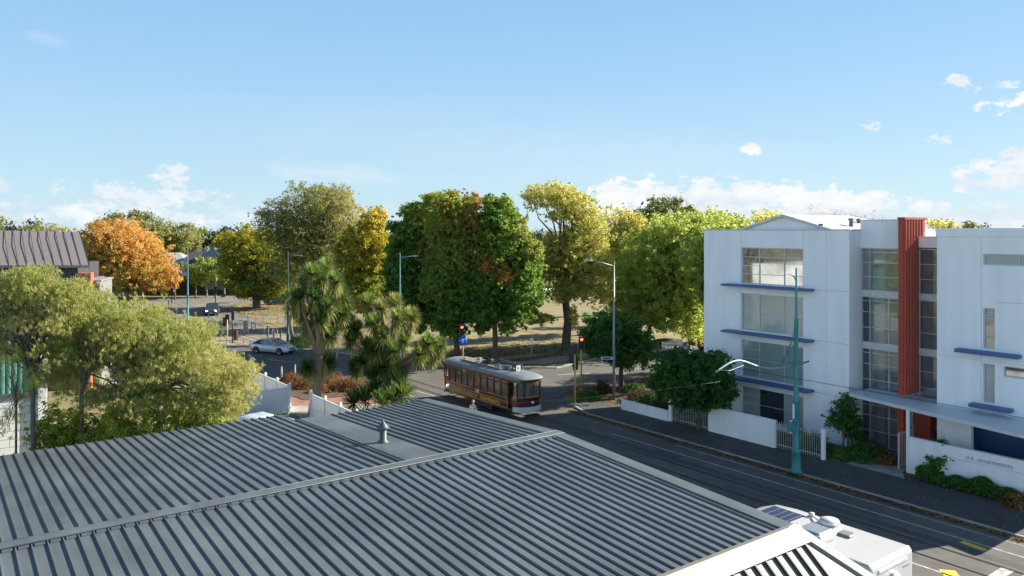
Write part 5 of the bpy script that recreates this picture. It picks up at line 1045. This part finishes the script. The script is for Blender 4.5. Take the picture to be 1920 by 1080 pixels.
tree('deep green maple with an orange patch at its heart right of the copper topped one', 928, 73.8, [(935, 405, 36, 36, .32), (962, 432, 32, 40, .48), (930, 462, 46, 44, .36), (985, 495, 36, 44, .36), (930, 535, 56, 48, .24), (985, 550, 42, 40, .32), (926, 497, 30, 30, .93), (948, 520, 22, 24, .95), (915, 585, 46, 26, .22), (975, 592, 36, 20, .36), (1015, 598, 28, 9, .52), (918, 376, 12, 14, .35), (948, 382, 14, 14, .4), (1000, 470, 20, 24, .55), (950, 616, 18, 9, .4)], GR, .25, 1.0, .30, seed=55, sub=.14, nb=40, fill=.38, trunktop=4.4)
# elms
tree('tall yellow green elm with forked dark trunk and open crown', 1061, 80, [(1035, 366, 52, 26, .75), (1000, 372, 24, 26, .6), (1085, 392, 40, 34, .75), (1060, 372, 40, 26, .75), (1112, 425, 34, 40, .65), (1045, 405, 30, 12, .5), (1078, 440, 34, 36, .6), (1062, 480, 48, 36, .55), (1030, 500, 40, 34, .3), (1085, 510, 44, 34, .45), (1030, 455, 22, 20, .55), (1055, 545, 42, 24, .4), (1105, 545, 34, 22, .5), (1074, 590, 10, 22, .6), (1120, 480, 30, 36, .6)], YE, .21, .55, .48, seed=56, sub=.13, nb=80, ratio=.6, fill=.27, trunktop=6.2)
tree('yellow elm behind the big lime green tree', 1150, 92, [(1150, 430, 52, 44, .75), (1180, 420, 44, 30, .7), (1140, 480, 46, 50, .6), (1200, 450, 40, 40, .6), (1150, 540, 50, 40, .4)], YE, .26, .9, .35, seed=57, sub=.14, nb=34, thick=.6, fill=.36)
tree('big bright lime green tree against the apartment wall', 1298, 82, [(1270, 440, 70, 44, .55), (1330, 430, 50, 38, .6), (1210, 480, 58, 50, .45), (1280, 500, 70, 60, .35), (1190, 530, 50, 50, .3), (1330, 500, 50, 60, .35), (1230, 560, 60, 44, .25), (1290, 570, 56, 40, .4), (1180, 580, 40, 34, .3), (1370, 450, 50, 50, .5), (1300, 610, 26, 30, .7), (1240, 600, 30, 20, .3)], LM, .24, .95, .42, seed=58, sub=.13, nb=44, trunktop=5.0, fill=.38)
tree('second lime green tree standing closer and partly hidden by the apartment wall', 1350, 60, [(1350, 448, 46, 34, .5), (1310, 470, 40, 44, .45), (1372, 480, 56, 56, .35), (1345, 530, 56, 48, .35), (1400, 450, 44, 30, .5)], LM, .24, 1.3, .32, seed=88, sub=.18, nb=20, thick=.55)
tree('pale yellow feathery tree whose top shows just left of the gable peak', 1432, 64, [(1435, 408, 30, 16, .8), (1410, 440, 60, 26, .7), (1450, 470, 70, 46, .5), (1400, 500, 60, 50, .5)], YE, .22, 1.2, .25, seed=61, sub=.2, nb=26, ratio=.5)
tree('broad tree hidden behind the apartments with its crown below the parapet', 1500, 70, [(1500, 470, 70, 40, .4), (1560, 480, 60, 40, .4)], OL, .3, 1.2, .3, seed=89, sub=.25, nb=10)
tree('dark leathery tree top rising behind the lime green tree', 1250, 115, [(1245, 400, 56, 30, .25), (1200, 410, 30, 22, .3), (1290, 408, 30, 22, .3)], SP, .42, 1.1, .4, seed=59, sub=.24, nb=20, fill=.5)
tree('dark ragged tree top left of the white gable', 1370, 105, [(1365, 418, 30, 16, .2), (1340, 410, 16, 12, .25), (1385, 425, 20, 14, .3)], SP, .4, 1.1, .35, seed=60, sub=.35, nb=16)
tree('leafless grey twiggy tree behind the gabled roof', 1580, 120, [(1600, 410, 44, 18, .1), (1545, 405, 34, 16, .1), (1520, 388, 12, 8, .1), (1640, 412, 24, 10, .1)], leafmat('bare_twigs', [(.25, .22, .20), (.33, .30, .27)], .2), .42, .22, .25, seed=62, sub=.3, nb=60, ratio=.10, bark=mat('grey_bark', (.22, .20, .18), .9))
tree('thin yellowing tree top right of the red fin', 1775, 85, [(1760, 422, 26, 12, .7), (1785, 428, 22, 10, .6), (1745, 418, 10, 8, .8)], YE, .24, .7, .2, seed=63, sub=.35, nb=20, thin=.2)
tree('small dark tree top furthest right above the white parapet', 1822, 88, [(1820, 420, 12, 8, .4), (1812, 426, 10, 6, .4), (1830, 424, 10, 6, .5)], SP, .26, .7, .18, seed=64, sub=.45, nb=12, thin=.2)
# near round trees on the corner
tree('round dark green street tree on the corner behind the galvanised lamp', 1165, 60.5, [(1155, 635, 58, 44, .35), (1115, 625, 32, 34, .3), (1200, 640, 34, 38, .4), (1150, 600, 44, 20, .45), (1180, 668, 44, 24, .3), (1125, 650, 34, 26, .25)], DK, .20, 1.35, .20, seed=65, sub=.2, nb=14, trunktop=2.4, gz=.1, thick=.9)
tree('dense dark green tree overhanging the railings beside the white wall', 1310, 47.6, [(1300, 700, 66, 46, .35), (1262, 690, 40, 36, .3), (1345, 725, 40, 36, .3), (1280, 735, 56, 26, .2), (1335, 680, 34, 20, .5), (1355, 668, 14, 10, .5), (1250, 720, 36, 26, .3), (1320, 745, 50, 20, .2)], DK, .17, 1.3, .12, seed=66, sub=.17, nb=20, trunktop=1.7, gz=.1, thick=.85)
tree('open dark leaved young tree with supports beside the glass stair block', 1590, 43.3, [(1585, 760, 24, 18, .4), (1580, 785, 34, 20, .35), (1600, 800, 30, 20, .4), (1560, 790, 16, 12, .4), (1590, 740, 10, 8, .5), (1605, 820, 20, 12, .3)], DK, .16, .9, .04, seed=67, sub=.35, nb=14, trunktop=1.2, gz=.1)
tree('small bushy conical tree in the hedge before the lettered wall', 1765, 38.0, [(1765, 838, 14, 18, .45), (1762, 858, 24, 18, .45), (1780, 876, 30, 14, .4), (1750, 880, 18, 12, .4)], DK, .13, 1.3, .045, seed=68, sub=.35, nb=10, trunktop=.8, gz=.1)
b = MB(); st = thing('tree_stake_frame', 'small dark timber stake frame round the young tree by the stair block', 'stake frame', W(1588, HZ, 42.8)-Vector((0, 0, EYE-.1)))
for i, (x, y) in enumerate(((-.35, 0), (.1, 0), (.5, 0))): b = MB(); b.box(x-.03, -.03, 0, x+.03, .03, 1.15); obj('stake', b, BARK(), st)
b = MB(); b.box(-.38, -.045, 1.0, .53, -.031, 1.08); obj('crossbar', b, BARK(), st)

# bushes, hedge, beds
def bush(label, cen, rad, lm, leaf=.14, n=900, hue=.4, name='shrub', group=None, cat='shrub', ratio=.6, spiky=False):
    t = thing(name, label, cat, (cen[0], cen[1], cen[2]), 0, group); k = 26
    u = norm(rng.normal(size=(n, 3))); u[:, 2] = np.abs(u[:, 2]); lump = 1+.22*np.sin(u[:, 0]*5+cen[0])*np.cos(u[:, 1]*6+cen[1])+.12*np.sin(u[:, 2]*9)
    C = u*np.array(rad)*(rng.uniform(.25, 1, n)**.35)[:, None]*lump[:, None]+rng.normal(size=(n, 3))*.05; C[:, 2] = np.maximum(C[:, 2], .03)
    Nn = norm(u+rng.normal(size=(n, 3))*.6); leafmesh('foliage', C, Nn, leaf, leaf*ratio, hue+rng.normal(size=n)*.18, lm, t, axis=(norm(u*.6+np.array([0, 0, .9])+rng.normal(size=(n, 3))*.3) if spiky else None))
    b = MB()
    for i in range(6): a = rng.uniform(0, 6.28); b.tube([(0, 0, -.05), (rad[0]*.3*math.cos(a), rad[1]*.3*math.sin(a), rad[2]*.4), (rad[0]*.6*math.cos(a), rad[1]*.6*math.sin(a), rad[2]*.7)], [.03, .02, .008], 5)
    obj('stems', b, BARK(), t); return t
RU = leafmat('russet_leaves', [(.05, .04, .018), (.11, .06, .025), (.18, .085, .035), (.22, .14, .06)], .3)
for i, (px, py, r, h, lab) in enumerate([(553, 722, .95, .9, 'orange shrub at the left end of the corner bed'), (575, 727, .9, .8, 'orange shrub left of the cabbage tree trunk'), (622, 722, 1.2, 1.0, 'taller orange shrub just right of the cabbage tree trunk'), (642, 730, 1.1, .8, 'low orange shrub in the middle of the corner bed'), (662, 730, 1.1, .9, 'orange shrub next to the leaning cabbage tree'), (600, 735, .8, .5, 'low sprawling orange shrub at the front of the corner bed'), (540, 716, .7, .6, 'dark russet shrub beside the grey bollard')]):
    p = G(px, py, .15); bush(lab, (p.x, p.y, .15), (r, r, h), RU, .13, 1500, .5-.03*(i == 6)*6, group='orange shrubs in the corner bed')
for i, (px, py, r, h, lm, hu, lab) in enumerate([(1105, 748, .8, .6, DK, .5, 'low green shrub at the foot of the yellow traffic light poles'), (1130, 735, .7, .8, RU, .2, 'brown twiggy shrub between the traffic lights and the corner lamp'), (1200, 752, 1.0, .8, RU, .1, 'dark brown shrub at the left end of the bed behind the low wall'), (1225, 760, 1.2, .9, DK, .3, 'dark green shrub behind the low white wall'), (1245, 770, 1.0, .8, RU, .15, 'dark brown shrub beside the white railing post'), (1190, 735, .9, .6, DK, .3, 'dark shrub under the round street tree'), (1285, 790, .8, .9, DK, .4, 'green shrub inside the railings under the dense tree'), (1320, 798, .7, .7, DK, .5, 'green shrub inside the railings near the white wall')]):
    p = G(px, py, .1); bush(lab, (max(p.x, 38.6) if px > 1180 else p.x, p.y, .1), (r, r, h), lm, .14, 1200, hu, group='shrubs in the apartment bed')
for i, (px, py, r, h, hu, lab) in enumerate([(1530, 845, .8, .9, .4, 'dark shrub behind the railings near the end post'), (1580, 858, .8, .5, .6, 'low leafy plant left of the young staked tree'), (1615, 862, 1.0, .8, .35, 'rounded dark shrub right of the young staked tree'), (1645, 862, .9, .7, .3, 'dark shrub beside the stair block glass'), (1500, 835, .6, .9, .4, 'dark shrub behind the teal lamp post')]):
    p = G(px, py, .1); bush(lab, (max(p.x, 38.9), p.y, .1), (r, r, h), DK, .13, 1300, hu, group='shrubs beside the entrance path')
p = G(1660, 868, .1); bush('orange brown fern clump at the end of the bed beside the entrance path', (max(p.x, 39.2), p.y, .1), (.7, .7, .45), RU, .14, 900, .6)
n = 15000; C = np.empty((n, 3)); y = rng.uniform(11, 18.6, n); C[:, 1] = y; C[:, 0] = 38.9+rng.uniform(-.42, .42, n)*(1+.15*np.sin(y*3)); hh = .62+.14*np.sin(y*2.1)+.1*np.sin(y*5.3); C[:, 2] = .1+hh*rng.uniform(0, 1, n)**.45*(1-((C[:, 0]-38.9)/.62)**2*.6)
t = thing('clipped_hedge', 'long low dark green hedge along the foot of the lettered wall', 'hedge', (38.9, 14.5, .1)); leafmesh('foliage', C, norm(rng.normal(size=(n, 3))+np.array([-.5, 0, .6])), .12, .075, .4+rng.normal(size=n)*.18, DK, t, origin=(38.9, 14.5, .1))
bush('bright orange fern at the right end of the hedge', (38.3, 13.9, .1), (.45, .8, .55), RU, .16, 900, .7)
p = G(572, 650); bush('low dark shrub at the foot of the dark lamp pole', (p.x, p.y+.5, 0), (2.0, 1.6, 1.2), DK, .2, 2600, .05)

# cabbage trees
SW = leafmat('sword_leaves', [(.02, .05, .015), (.045, .095, .022), (.10, .16, .035), (.20, .22, .06), (.24, .18, .08)], .3, .4)
CT = mat('cork_bark', (.24, .20, .145), .9, col2=(.13, .10, .07), vscale=5, bump=.6, bscale=12)
def swords(cen, dirv, n, L, wd, hue, dead=.25, spread=1.0):
    """long arching leaves as 3-segment blades; returns vertices, faces, hue"""
    V, F, Hh = [], [], []; dirv = np.array(dirv)/np.linalg.norm(dirv)
    for i in range(n):
        isd = rng.uniform() < dead
        u = rng.normal(size=3); u /= np.linalg.norm(u); v = u*spread+dirv*(.75 if not isd else -.35); v /= np.linalg.norm(v)
        l = L*rng.uniform(.75, 1.15); s = np.cross(v, [0, 0, 1.0]); s /= max(np.linalg.norm(s), .05); g = np.array([0, 0, -1.0])*(.05 if not isd else .5)
        o = len(V)
        for k, (tt, w) in enumerate(((0, .5), (.35, 1.0), (.72, .8), (1.0, .06))):
            p = np.array(cen)+v*l*tt+g*l*tt*tt*1.1; V.append(p-s*wd*w/2); V.append(p+s*wd*w/2)
        for k in range(3): F.append((o+2*k, o+2*k+1, o+2*k+3, o+2*k+2)); Hh.append((rng.uniform(.75, 1) if isd else hue+rng.normal()*.14))
    return V, F, Hh
def cabbage(label, base, limbs, heads, n=170, L=1.0, wd=.06, hue=.35, rt=.3, group='cabbage trees'):
    t = thing('cabbage_tree', label, 'cabbage tree', base, 0, group); b = MB()
    for pts, r0, r1 in limbs: m = len(pts); b.tube([Vector(p) for p in pts], [r0+(r1-r0)*i/(m-1) for i in range(m)], 12)
    obj('trunk', b, CT, t, world=True)
    for (c, dv, s, hu) in heads:
        V, F, Hh = swords(c, dv, int(n*s), L*(.75+.25*s), wd, hu, .13); mb2 = MB(); mb2.v = [tuple(v) for v in V]; mb2.f = F; mb2.sm = [False]*len(F)
        o = obj('leaf_head', mb2, SW, t, world=True); a = o.data.attributes.new('hue', 'FLOAT', 'FACE'); a.data.foreach_set('value', np.clip(Hh, 0, 1).astype(np.float32))
d = 51.5; w = lambda px, py, dd=0: W(px, py, d+dd)
base = w(588, HZ); base.z = .1; fk = w(598, 668)
hd = [(600, 520, 0, .55), (572, 535, .6, .45), (628, 530, -.5, .5), (640, 555, .7, .4), (560, 560, -.8, .4), (590, 560, -1.2, .3), (615, 575, -1.0, .35), (640, 590, .3, .35), (570, 595, .2, .3), (600, 600, -.9, .3), (625, 610, .6, .4), (598, 545, 1.2, .5), (556, 575, 0, .45), (645, 575, 1.0, .5), (580, 622, .4, .4), (618, 632, -.3, .35), (610, 505, .8, .55), (585, 515, -.6, .5)]
limbs = [([base-Vector((0, 0, .3)), w(590, 760), w(595, 710), fk], .42, .27)]
heads = []
for (px, py, dd, hu) in hd: e = w(px, py, dd); m = fk.lerp(e, .5)+Vector((0, 0, .1))-((e-fk)*.12); limbs.append(([fk, m, e], .16, .07)); heads.append((e, (e-fk).normalized()+Vector((0, 0, .5)), 1, hu))
heads += [(w(580, 690, -.5), Vector((-1, 0, .3)), 1.1, .3), (w(612, 680, .3), Vector((1, 0, .2)), 1.1, .3), (w(596, 700, .6), Vector((0, 1, 0)), .8, .2)]
cabbage('tall cabbage tree with one thick straight pale trunk beside the white fence', base, limbs, heads, 520, .92, .06)
d = 53; base = w(722, HZ); base.z = .1; f0 = w(728, 690)
hd = [(715, 580, .2, .75), (690, 570, .8, .5), (745, 600, -.6, .6), (770, 595, .5, .7), (700, 610, -1.0, .45), (670, 620, .2, .4), (720, 630, -1.2, .4), (755, 640, .2, .5), (800, 645, -.3, .55), (820, 650, .3, .6), (785, 665, -.8, .6), (690, 650, .3, .35), (735, 660, -1.0, .4), (655, 605, .8, .4), (685, 680, -.6, .3), (808, 668, .8, .6), (740, 570, 1.0, .8), (660, 640, -.3, .3), (705, 660, -1.0, .3), (760, 615, 1.0, .5), (720, 690, -.8, .3), (670, 690, -.2, .25), (745, 690, .4, .35)]
limbs = [([base-Vector((0, 0, .3)), w(725, 730), f0], .32, .24)]; heads = []
for (px, py, dd, hu) in hd: e = w(px, py, dd); m = f0.lerp(e, .5)-Vector((0, 0, .15)); limbs.append(([f0, m, e], .15, .07)); heads.append((e, (e-f0).normalized()+Vector((0, 0, .4)), 1, hu))
cabbage('many headed leaning cabbage tree with yellowing leaves right of the tall one', base, limbs, heads, 520, .92, .06)
t = thing('flax_clump', 'dark green clump of upright sword leaves below the leaning cabbage tree', 'flax', G(705, 762, .1)); t.location.z = .1
for i, (px, py, dd, hu, dv) in enumerate([(685, 740, -.8, .15, (-.3, 0, 1)), (705, 725, -.2, .12, (0, 0, 1)), (735, 740, -.9, .35, (.3, 0, 1)), (755, 730, -.5, .55, (.5, 0, 1)), (715, 745, -1.3, .3, (0, 0, 1)), (665, 745, -.3, .2, (-.6, 0, .8)), (745, 705, 0, .5, (.6, 0, 1)), (700, 700, 0, .15, (-.3, 0, 1))]):
    V, F, Hh = swords(W(px, py+12, 52+dd), dv, 240, 1.25, .07, hu, .05, .8); mb2 = MB(); mb2.v = [tuple(v) for v in V]; mb2.f = F; mb2.sm = [False]*len(F); o = obj('leaf_fan', mb2, SW, t, world=True); a = o.data.attributes.new('hue', 'FLOAT', 'FACE'); a.data.foreach_set('value', np.clip(Hh, 0, 1).astype(np.float32))
d = 83; base = gp(550, 83); e = w(540, 575); limbs = [([base, (base+e)/2, e], .22, .12)]; cabbage('distant small cabbage tree half hidden behind the tall one', base, limbs, [(w(540, 575), Vector((0, 0, 1)), 1, .2), (w(545, 590, .5), Vector((0, 0, 1)), 1, .25), (w(536, 560, -.4), Vector((0, 0, 1)), 1, .25)], 160, 1.1, .08)

# feathery tree on the left, in front of the green building
FE = leafmat('feathery_leaves', [(.075, .10, .022), (.14, .17, .038), (.22, .235, .07), (.32, .29, .12), (.38, .29, .16)], .45)
GB = mat('grey_branch', (.16, .135, .105), .9, col2=(.08, .065, .05), vscale=5)
tree('large feathery olive tree with drooping leaves and bare lower limbs behind the shed roof', 250, 35, [(240, 605, 84, 46, .5), (165, 580, 56, 40, .5), (330, 645, 66, 46, .5), (290, 690, 70, 36, .55), (400, 690, 56, 40, .6), (440, 730, 44, 40, .6), (200, 650, 56, 34, .45), (360, 620, 40, 26, .5), (468, 690, 22, 22, .6), (385, 740, 46, 26, .5), (130, 640, 30, 30, .5), (150, 690, 34, 18, .4), (240, 640, 40, 30, .6), (430, 770, 30, 16, .6), (210, 735, 30, 14, .5), (300, 745, 40, 26, .45), (240, 760, 34, 20, .4), (345, 775, 40, 22, .5), (180, 745, 26, 22, .45), (150, 720, 24, 20, .5), (270, 720, 30, 16, .5), (110, 700, 24, 26, .5)], FE, .21, 1.43, .15, name='feathery_tree', seed=80, sub=.13, nb=150, bark=GB, ratio=.12, droop=.45, flat=.55, fill=.34, trunktop=4.4, thick=.5)
tree('tall feathery olive tree rising before the green clad wall', 62, 33, [(60, 540, 56, 34, .5), (20, 565, 46, 40, .5), (105, 560, 46, 36, .6), (60, 600, 46, 26, .75), (-20, 600, 40, 60, .5), (135, 545, 36, 30, .5), (30, 525, 30, 26, .45), (110, 610, 26, 24, .6), (70, 510, 24, 18, .5), (10, 640, 24, 30, .6), (85, 700, 30, 24, .45), (120, 670, 36, 26, .5), (100, 650, 24, 20, .5), (60, 660, 20, 20, .4), (130, 610, 30, 26, .5)], FE, .21, 1.50, .12, name='feathery_tree', seed=81, sub=.14, nb=120, bark=GB, ratio=.12, droop=.45, flat=.55, fill=.34, trunktop=6.0, thick=.5)
tree('thin feathery tree at the left edge with lower hanging twigs over the white blocks', 30, 34.5, [(20, 790, 30, 30, .3), (60, 740, 24, 30, .3), (10, 680, 16, 40, .4), (40, 660, 20, 24, .4)], FE, .21, 0.72, .06, name='feathery_tree', seed=82, sub=.3, nb=30, bark=GB, ratio=.12, droop=.4, trunktop=4.5)
tree('second slim feathery tree with bent grey limbs beside the large one', 150, 33.5, [(165, 600, 40, 26, .5), (200, 625, 36, 22, .6), (120, 590, 30, 22, .5), (230, 590, 30, 20, .5), (180, 680, 20, 14, .5)], FE, .21, 1.17, .11, name='feathery_tree', seed=83, sub=.2, nb=40, bark=GB, ratio=.12, droop=.45, flat=.55, trunktop=5.2, thick=.5)
tree('bare pale twiggy tree beyond the left end of the lane', -140, 49, [(-140, 420, 70, 50, .5), (-110, 480, 60, 40, .5), (-190, 480, 50, 40, .5)], leafmat('pale_twigs', [(.30, .27, .22), (.38, .34, .28)], .2), .4, .35, .2, seed=99, sub=.2, nb=160, ratio=.12, bark=PBARK)
for i, (px, lab) in enumerate(((-330, 'dense green tree standing further left along the lane'), (-520, 'olive tree standing behind the dense lane tree'), (-720, 'tall dark tree at the far end of the lane'))):
    tree(lab, px, 50, [(px, 470, 90, 60, .4), (px+40, 540, 80, 60, .3), (px-50, 540, 70, 60, .3)], (OL, SP, GR)[i], .4, 1.1, .3, seed=95+i, sub=.25, nb=8)  # out of view, added so the top window mirrors dark foliage
LY = leafmat('yellow_green_shrub', [(.09, .12, .02), (.16, .20, .03), (.27, .29, .05), (.36, .34, .08)], .45)
for i, (px, r, h, lab) in enumerate([(95, 1.6, 5.6, 'leafy shrub nearest the white block wall'), (150, 1.7, 5.9, 'leafy shrub below the first bare limb'), (215, 1.8, 5.7, 'leafy shrub in the middle of the row behind the eave'), (280, 1.7, 5.9, 'leafy shrub right of the middle of the row behind the eave'), (340, 1.6, 5.8, 'leafy shrub below the right side of the feathery tree'), (400, 1.3, 5.0, 'leafy shrub furthest right behind the eave')]):
    tree(lab, px, 33.8, [(px, 790, 34, 34, .5), (px-20, 815, 30, 30, .35), (px+22, 812, 30, 30, .4), (px+5, 840, 40, 24, .2)], LY, .17, 1.3, .05, name='leafy_shrub', cat='shrub', group='leafy shrubs behind the shed eave', seed=110+i, sub=.3, nb=14, ratio=.45, trunktop=2.2, thick=.8)
